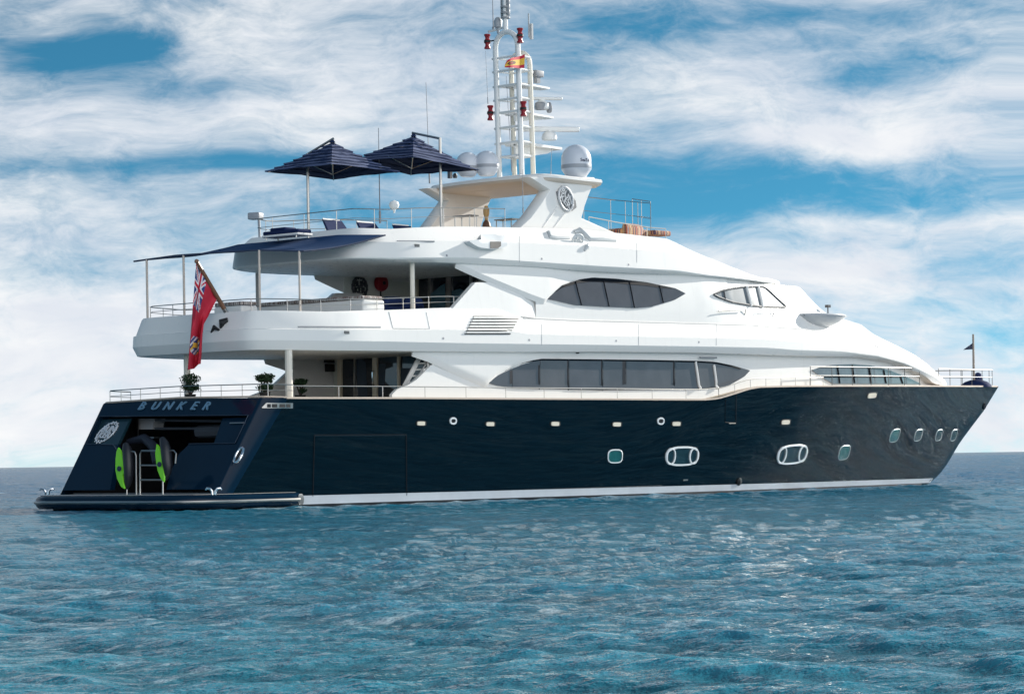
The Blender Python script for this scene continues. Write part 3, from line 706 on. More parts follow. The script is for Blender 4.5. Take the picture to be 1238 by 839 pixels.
# ---- main deck house walls (starboard and mirrored to port)
def wall(px_bot, px_top, us, yf, th, nrow=6, bev=0):
    """wall skin traced along the side at half-breadth yf(X,z), mirrored to the other side"""
    bot = interp(px_bot); topf = interp(px_top); o_ = []; i_ = []
    for u in us:
        ro, ri = [], []
        for k in range(nrow + 1):
            v = bot(u) + (topf(u) - bot(u)) * k / nrow; Y = -3.9
            for _ in range(10):
                p = onY(u, v, Y); Y = -yf(p.x, p.z)
            p = onY(u, v, Y); ro.append(p); ri.append(p + Vector((0, th, 0 if k else -bev)))
        o_.append(ro); i_.append(ri)
    b_ = MB(); b_.loft(o_); b_.loft(i_)
    eo = [r_[0] for r_ in o_] + o_[-1][1:] + [r_[-1] for r_ in o_][::-1][1:] + o_[0][::-1][1:-1]
    ei = [r_[0] for r_ in i_] + i_[-1][1:] + [r_[-1] for r_ in i_][::-1][1:] + i_[0][::-1][1:-1]
    b_.loft([eo, ei], True); return b_
Y1 = lambda X, z: H1(X) - .03 * (z - 4)
gunf = interp(GUN)
wb = [(470, 481.5), (870, 484), (890, 477), (918, 469.5), (1142, 468.5)]
lipf = interp([(u, v - 3) for u, v in LB1])
us = [474, 476, 480, 487, 495, 503, 511, 519, 526, 532, 540, 552, 565, 578, 590] + lin(600, 1126, 70)
lowtop = interp([(474, 477), (480, 470.5), (487, 468), (495, 464.5), (503, 459.5), (511, 452), (519, 443.5), (526, 437.5), (532, 436), (552, 445), (590, 463), (600, 440), (606, lipf(606))])
low_w = wall(wb, [(u, lowtop(u) if u < 606 else lipf(u)) for u in lin(474, 600, 60)] + [(u, lipf(u)) for u in lin(606, 1126, 80)], us, Y1, .14, 8)
house1_bvh = low_w.bvh(); low_w.mirror()
house1 = low_w.build('main_deck_house', WHITE, yacht, 30)
up_w = wall([(500, 424), (520, 431), (552, 446), (575, 456.5), (589, 462.5), (596, 456), (602.5, 450), (618, 441.5), (632, 436), (653, 433), (700, 432)], [(500, 422.5), (700, 423)], lin(500, 700, 50), lambda X, z: H1(X) + .09 - .14 * min(1, max(0, (X - 12.5) / 3.0)), .10, 5, .20)
up_w.pair('shoulder_fairing', WHITE, house1, 30)
# side window band, main deck
W1T = interp([(590, 462.8), (602.5, 451), (618, 442.6), (632, 437), (653.7, 433.8), (709.5, 434.3), (787, 435.2), (840, 436.2), (863, 437.4), (883, 441.4), (905.5, 447.8)])
W1B = interp([(590, 463.3), (601, 466.4), (619.6, 469), (725, 471.8), (843, 470.4), (867.6, 468.6), (880, 466.2), (898.6, 455.6), (905.5, 448.3)])
hw1 = MB(); both = MB(); both.add(low_w.v, low_w.f); both.add(up_w.v, up_w.f); bb1 = both.bvh()
def panes(mb_, cuts, T_, B_, bv_, off):
    for a_, b2 in zip(cuts[:-1], cuts[1:]):
        t1, t2 = rng.uniform(-.009, .009), rng.uniform(-.009, .009)
        thick_patch(mb_, lin(a_, b2, max(6, int((b2 - a_) / 3))), T_, B_, bv_, 6, lambda u, q_: off + t1 * (2 * (u - a_) / (b2 - a_) - 1) + t2 * (2 * q_ - 1), 0)
win = MB(); panes(win, [590, 618.6, 652, 687, 728, 756, 815, 843, 865, 905.5], W1T, W1B, house1_bvh, .045); w1 = win.build('side_window', GLASS, house1, 60)
bw1 = win.bvh()
for u in (618.6, 652, 687, 728, 756, 815):
    b_ = MB(); thick_patch(b_, [u - .7, u + .7], W1T, W1B, bw1, 5, .03, -.02); b_.build('mullion', mat('mullion_dark', (.02, .021, .024), .3), w1)
for u0 in (840.5, 862):
    b_ = MB(); rr = []
    for k in range(7):
        f_ = k / 6; rr.append(u0 + 4.5 * (1 - f_)); 
    vs0 = lambda u: 436.5
    pts = []
    for k in range(9):
        f_ = k / 8; v = 437 + (470 - 437) * f_; uu = u0 + 4.5 * f_
        p, n = cast(uu, min(v, W1B(uu) + 2), bw1 if v < W1B(uu) - .5 else house1_bvh)
        
        if p: pts.append(p + n * (.02 if v < W1B(uu) - .5 else .09))
    b_.tube(pts, .055, 6); b_.build('door_pillar', WHITE, w1)
b_ = MB(); b_.tube([cast(843, 432.3, house1_bvh)[0] + Vector((0, -.14, 0)), cast(863, 432.6, house1_bvh)[0] + Vector((0, -.14, 0))], .035, 6); b_.build('rain_gutter', GREY, house1)
# shorter window near the bow
WBT = interp([(981, 447), (990, 444), (1005, 441.2), (1030, 440.2), (1052, 442), (1075, 448), (1095, 456), (1112, 463.8)])
WBB = interp([(981, 447.6), (990, 455), (1006, 464.2), (1112, 464.4)])
win = MB(); thick_patch(win, lin(981, 1112, 50), WBT, WBB, house1_bvh, 5, .06, 0); wbw = win.build('bow_window', GLASSL if False else mat('bow_glass', (.12, .135, .15), .08, 0, .3, .5), house1, 60)
bwb = win.bvh()
for u in (1012, 1030, 1050, 1068, 1088):
    b_ = MB(); pts = [cast(u + 3 * f_, WBT(u) + 1 + (WBB(u) - WBT(u) - 2) * f_, bwb)[0] for f_ in lin(0, 1, 5)]; b_.tube([p + Vector((0, -.02, 0)) for p in pts if p], .035, 5); b_.build('mullion', SEAM, wbw)
b_ = MB(); pts = [cast(u, 455.5 - (u - 990) * -.004, bwb)[0] for u in lin(992, 1090, 8)]; b_.tube([p + Vector((0, -.02, 0)) for p in pts if p], .025, 5); b_.build('transom_bar', SEAM, wbw)

# ---- aft deck bulkhead, doors, pillars on the main deck
XB = 10.3
bk = MB(); bk.box((XB + .06, 0, 4.6), (.12, 7.6, 1.9)); bulk = bk.build('saloon_bulkhead', mat('bulkhead_cream', (.74, .74, .66), .4, 0, .04), yacht)
def panelX(pts, X, th, name, M, parent):
    b_ = MB(); b_.prism([onX(u, v, X) for u, v in pts], (th, 0, 0)); return b_.build(name, M, parent)
dr = panelX([(413, 424), (512, 422), (512, 482), (413, 482)], XB - .03, .02, 'saloon_door', GLASSD, yacht)
for u0, u1, M in ((407.5, 412.5, PILL), (427.3, 429.3, STEEL), (450, 455.5, PILL), (480, 482.5, PILL)):
    panelX([(u0, 426), (u1, 426), (u1, 482), (u0, 482)], XB - .12, .08, 'door_pillar', M, dr)
for u0, v0_, u1, v1_ in ((430, 434, 444, 480),): panelX([(u0, v0_ + 2), (u0 + 5, v0_ - 1), (u0 + 12, v0_ + 4), (u1, v1_), (u0 + 3, v1_), (u0 + 1, 448)], XB - .04, .008, 'curtain', mat('curtain_blue', (.055, .075, .10), .6), dr)
panelX([(458, 440), (466, 440), (464, 480), (457, 480)], XB - .04, .008, 'curtain', MATS['curtain_blue'], dr); panelX([(483, 445), (497, 445), (490, 480), (482, 480)], XB - .04, .008, 'curtain', MATS['curtain_blue'], dr)
b_ = MB(); hx = onX(452, 457, XB - .2); b_.tube([hx + Vector((0, 0, -.28)), hx + Vector((-.06, 0, -.22)), hx + Vector((-.06, 0, .22)), hx + Vector((0, 0, .28))], .035, 6); b_.build('door_handle', CHROME, dr)
sp_ = MB(); p_ = onY(398.5, 437, 3.7); sp_.box((p_.x, 3.72, p_.z + .13), (.42, .18, .36)); sp_.box((p_.x, 3.70, p_.z - .25), (.34, .2, .3)); sp_.build('wall_speaker', BLACK, bulk)
# stair to the upper deck, starboard
st_ = MB(); a0, a1 = onY(489, 466, -3.3), onY(511, 424, -3.3)
for yy in (-3.3,): st_.prism([a0 + Vector((-.12, 0, 0)), a1 + Vector((-.12, 0, 0)), a1 + Vector((.1, 0, 0)), a0 + Vector((.1, 0, 0))], (0, -.06, 0))
for k in range(5): p_ = a0.lerp(a1, (k + .7) / 5.5); st_.box((p_.x + .3, -3.5, p_.z - .05), (.5, .5, .05))
stair = st_.build('stair', WHITE, yacht)
b_ = MB(); b_.tube([onY(497, 462, -3.75), onY(507, 452, -3.75), onY(517, 437, -3.75)], .03, 6); b_.tube([onY(517, 437, -3.75), onY(517.5, 446, -3.75)], .03, 6); b_.build('handrail', STEEL, stair)
# deck posts
def post(name, p0, p1, w, M, parent=yacht):
    b_ = MB(); b_.tube([p0, p1], w, 10); return b_.build(name, M, parent)
pa = onX(226.5, 470, .55); 
for y_ in (pa.y,): post('deck_post', (.55, y_, 3.7), (.55, y_, 5.5), .12, CREAM)
pb = onX(349.5, 470, .95); post('deck_post', (.95, pb.y, 3.7), (.95, pb.y, 5.4), .13, CREAM)
pc_ = onY(498.5, 340, -3.35); post('deck_post', (pc_.x, -3.35, 6.1), (pc_.x, -3.35, 8.9), .09, CREAM)
pd_ = onX(312, 340, 6.4); post('deck_post', (6.4, pd_.y, 6.1), (6.4, pd_.y, 8.9), .10, mat('post_taupe', (.42, .37, .33), .4))

# ---- upper deck house
H2 = interp([(-5, 4.0), (22, 4.0), (25, 3.85), (28, 3.55), (31, 3.1), (34, 2.7), (37, 2.35), (41, 1.8), (45, 1.1)])
ZR = trace([(604, 372), (630, 384), (700, 387), (840, 391), (910, 393), (935, 395.3), (973, 398), (1005, 403), (1050, 416), (1095, 430), (1115, 439), (1128, 452), (1138, 463)], lambda X: max(.2, O1(X) - .4))
crown = interp(sorted([(onY(u, v, -.3).x, onY(u, v, -.3).z) for u, v in [(918, 345), (951, 371.5), (962, 378), (1012, 390), (1027, 400), (1072, 418), (1117, 438)]] + [(10, 9.15), (28, 9.1), (31.2, 9.0), (46.6, 5.4)]))
up = MB(); rows2 = []
XS = list(np.linspace(13.6, 45., 100))
for X in XS:
    zb_ = ZR(X) - .12; k = float(np.clip((X - 30.4) / 3.2, 0, 1)); yb = max(.15, O1(X) - .42)
    zc_ = crown(X); ysill = min(H2(X), yb - .02); zsill = min(7.55 if X < 24 else 7.75, zb_ + (zc_ - zb_) * .62)
    ztop = min(9.0, zc_ - .05) if X < 28 else min(8.85, zc_ - .15); ztop = max(ztop, zsill + .05)
    ytop = max(.1, ysill - (.22 if X < 26 else .3 + .22 * min(1, (X - 26) / 6)) - .5 * k * 0)
    if X > 31: ytop = max(.08, ysill * (.86 - .012 * (X - 31)))
    sec = [(yb, zb_), (ysill + (yb - ysill) * .35, zb_ + (zsill - zb_) * .5), (ysill, zsill), (ysill + (ytop - ysill) * .5, (zsill + ztop) / 2), (ytop, ztop), (ytop * .86, ztop + (zc_ - ztop) * .45), (ytop * .5, ztop + (zc_ - ztop) * .85), (0, zc_)]
    rows2.append([(X, -a_, b_) for a_, b_ in sec] + [(X, a_, b_) for a_, b_ in sec[:-1]][::-1])
up.loft(rows2); house2_bvh = up.bvh()
house2 = up.build('upper_deck_house', WHITE, yacht, 28)
Y2 = lambda X, z: 4.0 - .16 * (z - 7.2)
wing = wall([(547, 374.5), (672, 387)], [(547, 373), (575, 341.5), (600, 341.5), (610, 345), (655, 363), (672, 366)], [547, 551, 556, 561, 566, 571, 575, 580, 590, 600, 610, 620, 630, 640, 650, 655, 672], lambda X, z: Y2(X, z) - .03 - .25 * min(1, max(0, (X - 13.0) / 1.4)), .2)
wing.pair('side_wing', WHITE, house2, 30)
br = wall([(552, 317.5), (575, 328), (600, 338.5), (640, 355), (659, 362), (666, 355), (678.5, 344.5), (700, 337), (722, 334)], [(552, 316), (600, 317), (640, 318.5), (722, 324)], lin(552, 722, 60), lambda X, z: 4.0 - .16 * (z - 7.2) + .07 - .13 * min(1, max(0, (X - 14.5) / 2.2)), .09, 6, .20)
br.pair('shoulder_fairing', WHITE, house2, 30)
W2T = interp([(659.5, 361), (678.5, 345.5), (700, 338), (716, 335.8), (743.6, 337.2), (781, 341.6), (815, 348.8), (827.5, 355)])
W2B = interp([(659.5, 361.6), (672, 364), (694, 369), (725, 370.8), (768, 372.6), (787, 371), (815, 362.8), (827.5, 355.6)])
win = MB(); panes(win, [659.5, 699.5, 733, 764, 799.5, 827.5], W2T, W2B, house2_bvh, .05); w2 = win.build('side_window', GLASS, house2, 60); bw2 = win.bvh()
for (ua, ub) in ((695.5, 703), (729, 736.3), (760.6, 767), (797, 802)):
    va, vb = W2T(ua) + .4, W2B(ub) - .4; pts = [cast(ua + (ub - ua) * f_, va + (vb - va) * f_, bw2)[0] for f_ in lin(0, 1, 6)]
    b_ = MB(); b_.tube([p + Vector((0, -.005, 0)) for p in pts if p], .028, 5); b_.build('mullion', SEAM, w2)
b_ = MB(); thick_patch(b_, lin(672, 812, 40), lambda u: W2T(u) + .3, lambda u: W2T(u) + .4 + 4.6 * max(0, 1 - ((u - 738) / 76) ** 2) ** .7, bw2, 1, .015, -.01); b_.build('painted_shadow_strip', SEAM, w2)  # black strip standing in for the shadow along the window top
b_ = MB(); thick_patch(b_, lin(610, 895, 60), lambda u: W1T(u) + .2, lambda u: W1T(u) + 1.9, bw1, 1, .03, -.01); b_.build('painted_shadow_strip', SEAM, w1)  # same painted shadow line under the main deck window head
# wheelhouse windows
WT = interp([(862, 355.8), (872, 351.2), (884, 348.2), (900, 346.2), (922, 345.8), (926, 347.5), (952, 371.6)]); WB = interp([(862, 356.4), (868, 360), (885, 366), (907, 370), (921, 371.6), (952, 372.4)])
win = MB(); thick_patch(win, lin(862, 951, 50), WT, WB, house2_bvh, 5, .03, -.02); w3 = win.build('wheelhouse_window', GLASSL, house2, 60); bw3 = win.bvh()
b_ = MB()
for E_ in (WT, WB): 
    pts = [cast(u, E_(u) + (.8 if E_ is WT else -.8), bw3) for u in lin(863, 950, 40)]; b_.tube([p + n * .01 for p, n in pts if p], .045, 5)
b_.build('window_frame', mat('frame_grey', (.09, .095, .10), .35), w3)
for (ua, ub, rr, M) in ((901.5, 907.5, .075, WHITE), (915.5, 921.5, .075, WHITE), (874.5, 876.5, .035, mat('frame_grey', (0, 0, 0)))):
    pts = [cast(ua + (ub - ua) * f_, WT(ua) + .3 + (WB(ub) - WT(ua) - .6) * f_, bw3) for f_ in lin(0, 1, 6)]; b_ = MB(); b_.tube([p + n * .03 for p, n in pts if p], rr, 6); b_.build('window_pillar', M, w3)
for (ua, va, ub, vb, uc, vc) in ((866, 376.5, 897, 375.4, 900.5, 381), (915, 377.5, 957, 378.6, 934.5, 382.5)):
    b_ = MB(); P3 = [cast(u, v, house2_bvh) for u, v in ((ua, va), ((ua + ub) / 2, (va + vb) / 2 - .5), (ub, vb), (uc, vc))]
    if all(p for p, n in P3): b_.tube([p + n * .12 for p, n in P3[:3]], .025, 6); b_.tube([P3[3][0], P3[3][0] + Vector((0, -.05, .25))], .022, 6); b_.build('grab_rail', STEEL, house2)
# bridge wing basin in front of the wheelhouse
bm_ = MB(); C0 = onY(987, 382, -2.75)
rows_ = []
for f_, z_ in ((.12, -.54), (.45, -.46), (.75, -.27), (.95, -.06), (1.0, 0), (.97, .05), (.9, .06)):
    rows_.append([(C0.x + 1.78 * f_ * math.cos(a_), C0.y + 1.05 * f_ * math.sin(a_), C0.z + z_) for a_ in [2 * math.pi * k / 28 for k in range(28)]])
bm_.loft(rows_, True, True); basin = bm_.build('bridge_wing', mat('wing_shaded_grey', (.46, .48, .50), .3), yacht, 40)  # shade on the basin is put into its grey colour
b_ = MB(); 
for u, v, hh in ((966.5, 380, .3), (1001, 380.5, .4), (985, 380.5, .12)): p_ = onY(u, v, -2.75); b_.tube([p_, p_ + zv * hh], .03, 6)
p_ = onY(1001, 378.5, -2.75); b_.box(p_ + zv * .3, (.22, .16, .12)); b_.tube([onY(972, 381, -3.2), onY(1004, 381.5, -3.2)], .03, 6); b_.build('instrument_post', mat('instrument_dark', (.06, .06, .065), .4), basin)
# grooves and mouldings on the upper band
def line_on(px, bv, name, M, r, off=0., parent=upper_deck, n=12):
    pts = []
    for a_, b2 in zip(px[:-1], px[1:]):
        for k in range(n):
            p, nn = cast(a_[0] + (b2[0] - a_[0]) * k / n, a_[1] + (b2[1] - a_[1]) * k / n, bv)
            if p: pts.append(p + nn * off)
    b_ = MB(); b_.tube(pts, r, 5); return b_.build(name, M, parent)
bboth = MB(); bboth.add(b1.v, b1.f); bboth.add(up.v, up.f); bvU = bboth.bvh()
GRV = mat('groove_grey', (.33, .34, .35), .5)
line_on([(633, 385), (700, 388), (840, 391.5), (910, 393.5), (935, 395.6), (973, 398.4), (1005, 403.6), (1050, 416), (1095, 430.5)], bvU, 'styling_groove', GRV, .03, -.005)
line_on([(360, 395.3), (469, 395.6)], band1_bvh, 'rubbing_groove', GRV, .035, .0)
line_on([(470, 377), (475, 397.2), (519.5, 397.6), (515, 376)], band1_bvh, 'locker_seam', GRV, .014, .0)
JNT = mat('panel_joint', (.42, .43, .43), .5)
for u_ in (655, 772, 866): line_on([(u_, zz_) for zz_ in lin(392, 418, 4)], band1_bvh, 'panel_joint', JNT, .009, .0)
for u_, v_ in ((536, 409), (640, 411), (745, 412), (845, 413.5)):
    p, n = cast(u_, v_, band1_bvh); b_ = MB(); b_.lathe(p - n * .01, [(.045, 0), (.045, .02), (.02, .022)], 8, n); b_.build('drain', GREY, upper_deck)
vg = MB()
for k in range(7):
    f_ = k / 6; v_ = 382.8 + (403.8 - 382.8) * f_; ul = 572 - 10.5 * f_; ur = 628.5 - 11.5 * f_
    thick_patch(vg, lin(ul, ur, 8), lambda u, v_=v_: v_ - .75, lambda u, v_=v_: v_ + .75, band1_bvh, 1, .012, -.02)
vg.build('air_intake_louvre', mat('louvre_dark', (.10, .095, .09), .5), upper_deck)
vg = MB()
for k in range(6):
    f_ = (k + .5) / 6; v_ = 382.8 + (403.8 - 382.8) * f_; ul = 573 - 10.5 * f_; ur = 629 - 11.5 * f_
    thick_patch(vg, lin(ul, ur, 8), lambda u, v_=v_: v_ - .9, lambda u, v_=v_: v_ + .7, band1_bvh, 1, .05, -.02)
vg.build('louvre_blade', WHITE, upper_deck)
for u, v in ((419, 402), ):
    p, n = cast(u, v, band1_bvh); b_ = MB(); b_.box(p, (.22, .06, .10)); b_.build('deck_lamp', mat('lamp_grey', (.12, .12, .12), .3), upper_deck)
p, n = cast(697, 426, bb1); b_ = MB(); b_.lathe(p + Vector((0, -.05, -.05)), [(.05, 0), (.09, .05), (.09, .15)], 10); b_.build('camera_dome', BLACK, house1)

# ---- upper deck bulkhead with doors
XB2 = 14.7
bk = MB(); bk.box((XB2 + .1, 0, 7.5), (.12, 7.6, 3.0)); bulk2 = bk.build('lounge_bulkhead', mat('bulkhead_white', (.74, .75, .68), .4, 0, .04), yacht)
dr2 = panelX([(505, 331), (575, 329), (585, 376), (505, 378)], XB2 - .03, .02, 'lounge_door', GLASSD, yacht)
for u0, u1, M in ((500, 504.5, PILL), (517.5, 519.5, STEEL), (539, 544, STEEL), (567.5, 570, STEEL)):
    panelX([(u0, 331), (u1, 331), (u1, 377), (u0, 377)], XB2 - .12, .08, 'door_pillar', M, dr2)
panelX([(520, 356), (532, 346), (538, 343), (538.5, 376), (520, 376)], XB2 - .045, .01, 'curtain', mat('curtain_sea', (.07, .16, .20), .5), dr2)
panelX([(546, 352), (556, 349), (566, 354), (566, 376), (546, 376)], XB2 - .045, .01, 'curtain', MATS['curtain_sea'], dr2)
# inner port wall of the upper aft deck, with the crest and the round red ornament
pw = MB(); pw.box((12.9, 3.78, 7.45), (3.9, .1, 2.7)); pwall = pw.build('port_screen_wall', MATS['bulkhead_white'], yacht)
pr_ = MB(); c_ = onY(435, 347.5, 3.68)
crest(c_, (1, 0, 0), (0, 0, 1), .8, .8, .03, .045, mat('crest_dark', (.05, .05, .055), .4), pwall)
fx = MB(); c_ = onY(461, 342.5, 3.55); fx.lathe(c_, [(.02, -.1), (.3, -.1), (.33, 0), (.3, .1), (.08, .13), (.02, .14)], 20, (0, -1, 0)); reel = fx.build('hose_reel', RED, pwall)
fx = MB(); fx.lathe(c_ + Vector((0, -.14, 0)), [(.07, 0), (.07, .04), (.01, .05)], 12, (0, -1, 0)); fx.tube([c_ + Vector((0, .05, -.3)), c_ + Vector((0, .05, -.95))], .035, 6); fx.build('hub', BLACK, reel)

# ---- sun deck shell
O2 = interp([(-5, 4.1), (20, 4.1), (23, 4.0), (26, 3.75), (28.5, 3.35), (30.5, 2.75), (32, 2.0), (33, 1.0)])
CR2 = [(482, 311.5), (570, 311.6), (640, 316.5), (725, 322), (818, 327.3), (855, 332.5), (880, 335), (912, 338.5)]
LB2 = [(482, 315), (560, 318.6), (640, 322), (725, 328.6), (836, 332.6), (864, 335), (912, 340)]
TP2 = [(470, 276.5), (520, 274.5), (560, 274.2), (640, 275.5), (700, 277), (760, 283.5), (806, 288.8), (818, 294), (849, 309.5), (880, 323.5), (905, 335.5)]
zc2 = trace(CR2, O2); zl2 = trace(LB2, lambda X: O2(X) - .2); zt2 = trace(TP2, lambda X: max(.1, O2(X) - .75))
band2 = [(4.3, 0), (4.3, -2.4), (4.4, -3.0), (4.75, -3.4), (5.5, -3.75), (6.5, -3.98), (7.6, -4.09)] + [(X, -O2(X)) for X in np.linspace(9, 32.2, 44)] + [(32.7, -1.4), (33.0, -.6), (33.1, -.05)]
def prof2(X):
    c_, l_, t_ = zc2(X), zl2(X), zt2(X); k = 1 if X < 24 else max(.15, (33.6 - X) / 9.6); t_ = max(t_, c_ + .06); m_ = c_ + (t_ - c_) * .52
    fl = min(9.6, t_ - .06)
    return [(.34 * k, l_ - .02), (.2 * k, l_), (.03, c_ - .04), (0, c_ + .01), (.09 * k, m_), (.17 * k, m_ + .04), (.62 * k, t_ - .07), (.72 * k, t_), (.95 * k, t_), (.97 * k, fl)]
band2 = chaikin(chaikin(band2[:12])) + band2[12:]
full, half = sweep(band2, prof2)
sd = MB(); sd.loft(full)
for idx in (0, -1): sd.cur = 1 if idx else 0; L_ = [r_[idx] for r_ in half]; sd.loft([L_, [(a_, -b_, c_) for a_, b_, c_ in L_]])
sundeck = sd.build('sun_deck_shell', [WHITE, mat('deck_teak_pale', (.52, .41, .30), .6, 0, .15, 0, 6)], yacht, 24)
b2_ = MB(); b2_.loft(full); band2_bvh = b2_.bvh()
# forward fairing of the sun deck, closing the top over the wheelhouse
line_on([(480, 291.8), (529, 292)], band2_bvh, 'rubbing_groove', GRV, .035, 0, sundeck)
p, n = cast(504, 297, band2_bvh); b_ = MB(); b_.box(p, (.22, .06, .10)); b_.build('deck_lamp', MATS['lamp_grey'], sundeck)
for u_ in (628, 770): line_on([(u_, zz_) for zz_ in lin(286 if u_ < 700 else 294, 318, 4)], band2_bvh, 'panel_joint', JNT, .009, .0, sundeck)
for u_, v_ in ((540, 309), (655, 313), (760, 320)):
    p, n = cast(u_, v_, band2_bvh); b_ = MB(); b_.lathe(p - n * .01, [(.045, 0), (.045, .02), (.02, .022)], 8, n); b_.build('drain', GREY, sundeck)
# searchlight pod on the side
pod = MB(); PT = interp([(561, 293.5), (566, 292), (600, 291.5), (606.5, 292)]); PB = interp([(561, 294), (566, 297.5), (574, 301.5), (590, 303), (600, 302), (606.5, 299)])
thick_patch(pod, lin(561, 606.5, 16), PT, PB, band2_bvh, 4, .28, -.03); podo = pod.build('side_pod', WSHADE, sundeck, 50)
bpod = pod.bvh(); b_ = MB(); thick_patch(b_, lin(592.5, 605.5, 4), lambda u: 292.4, lambda u: 300.4 - max(0, u - 602) * .8, bpod, 2, .012, -.02); b_.build('pod_window', BLACK, podo)
# cross shaped moulding with small crest
mo = MB()
pts = lambda L_: [q_[0] + q_[1] * .01 for q_ in [cast(u, v, band2_bvh) for u, v in L_] if q_[0]]
mo.tube(pts([(663, 281.5), (664.5, 287), (672, 288.3), (688, 288.3)]), [.11, .11, .09, .05], 8)
mo.tube(pts([(694, 281.5), (700, 279.5), (706, 284.5), (712, 289.6), (728, 290), (744, 291.5)]), [.06, .15, .15, .11, .09, .05], 8)
mo.tube(pts([(706, 303), (709, 299), (711, 297)]), [.05, .12, .08], 8)
mo.build('cross_moulding', mat('moulding_shadow_grey', (.52, .54, .54), .35), sundeck)
p, n = cast(697.5, 292, band2_bvh)
crest(p + n * .06, (1, 0, 0), (0, -.35, 1), .62, .5, .02, .035, WSHADE, sundeck, 'small_crest')

# ---- radar arch
LEG = [(640, 214), (664, 230), (655, 243), (642, 261), (627, 277), (660, 279), (800, 291), (760, 284.5), (745, 281.5), (704, 263.5), (708, 250), (713, 236), (721, 217), (720, 214.6), (690, 213)]
Yl = -3.0
leg = MB(); L3 = [onY(u, v, Yl) for u, v in LEG]
def chamfer_prism(mb, pts, th, ch):
    c_ = sum(pts, Vector()) / len(pts); ins = [p.lerp(c_, 0) for p in pts]
    n_ = len(pts); tr = tessellate_polygon([pts])
    inn = []
    for i in range(n_):
        a_, b_, d_ = pts[i - 1], pts[i], pts[(i + 1) % n_]
        e1 = (b_ - a_); e1.y = 0; e1.normalize(); e2 = (d_ - b_); e2.y = 0; e2.normalize()
        n1 = Vector((-e1.z, 0, e1.x)); n2 = Vector((-e2.z, 0, e2.x)); nn = (n1 + n2); nn = nn.normalized() if nn.length > .2 else n1
        inn.append(nn)
    area = sum(pts[i].x * pts[(i + 1) % n_].z - pts[(i + 1) % n_].x * pts[i].z for i in range(n_)); sg = 1 if area > 0 else -1
    lv = [(0, ch), (-ch, 0), (-(th - ch), 0), (-th, ch)]
    rows_ = [[p + nn * (sg * i_) + Vector((0, -d_ - 0, 0)) for p, nn in zip(pts, inn)] for d_, i_ in lv]
    mb.loft(rows_, True)
    mb.add(rows_[0], [tuple(t_) for t_ in tr]); mb.add(rows_[-1], [tuple(t_)[::-1] for t_ in tr]); return mb
chamfer_prism(leg, L3, .6, .07); arch = leg.pair('radar_arch_leg', WHITE, yacht, 40)
legb = MB(); legb.prism(L3, (0, .001, 0)); leg_bvh = legb.bvh()
p_ = onY(684, 240.5, Yl - .06); crest(p_, Vector((1, 0, -.75)), Vector((.5, 0, 1)), .95, .8, .03, .05, mat('crest_openwork', (.55, .56, .57), .35, .2), arch)
b_ = MB(); b_.prism([onY(u, v, Yl - .045) for u, v in [(673, 232), (679, 229), (689, 233), (696, 243), (697, 251), (692, 255), (683, 251), (675, 241)]], (0, .06, 0)); b_.build('crest_backing', mat('backing_dark', (.16, .165, .17), .5), arch)
for a_, b2 in (((674, 250), (656, 275)), ((686, 254), (668, 277))):
    b_ = MB(); b_.tube([onY(*a_, Yl + .0), onY(*b2, Yl + .0)], [.05, .015], 6); b_.build('arch_crease', WHITE, arch)
# arch roof between the legs: plan view hexagon with rounded aft edge
rf = MB(); xa = onY(512, 226, 3.2).x; xf = 18.5; zt_ = 12.52
outl = [(xa - .1, -2.2), (xa + .0, -2.75), (xa + .35, -3.12), (xa + 1.0, -3.25), (xa + 2.3, -3.2), (xf, -3.2)]
outl = [(xa - .25, -1.2), (xa - .3, 0)][::-1][:1] + [(xa - .25, -1.2)] + outl
rows_ = []
for (x_, y_), i_ in zip(outl, range(99)):
    rows_.append([(x_, y_, zt_ - .14)])
f_, h_ = sweep(outl, lambda X: [(.9, zt_ - .30), (.35, zt_ - .30), (.06, zt_ - .2), (0, zt_ - .1), (.05, zt_), (.3, zt_ + .05), (.9, zt_ + .06)])
rf.loft(f_); 
for idx in (0, -1): L_ = [r_[idx] for r_ in h_]; rf.loft([L_, [(a_, -b_, c_) for a_, b_, c_ in L_]])
rf.loft([f_[0], f_[-1]])
roof = rf.build('radar_arch_roof', [BEIGE], yacht, 40)  # warm bounce light on the underside is put into the beige
rt = MB(); f_, h_ = sweep(outl, lambda X: [(-.012, zt_ - .12), (-.005, zt_ - .03), (.05, zt_ + .012), (.3, zt_ + .06), (.9, zt_ + .075)]); rt.loft(f_)
L_ = [r_[-1] for r_ in h_]; rt.loft([L_, [(a_, -b_, c_) for a_, b_, c_ in L_]]); rt.build('roof_top', WHITE, roof, 40)
b_ = MB(); c_ = onY(546, 243, 2.65)
b_.tube([c_ + Vector((-.35, 0, .05)), c_ + Vector((.3, 0, .1))], .09, 8); b_.tube([c_ + Vector((-.1, 0, 0)), c_ + Vector((.0, 0, -.18))], .1, 8); b_.tube([c_ + Vector((-.3, 0, .05)), c_ + Vector((-.32, 0, -.15))], .06, 8)
b_.build('horn', RED, roof)
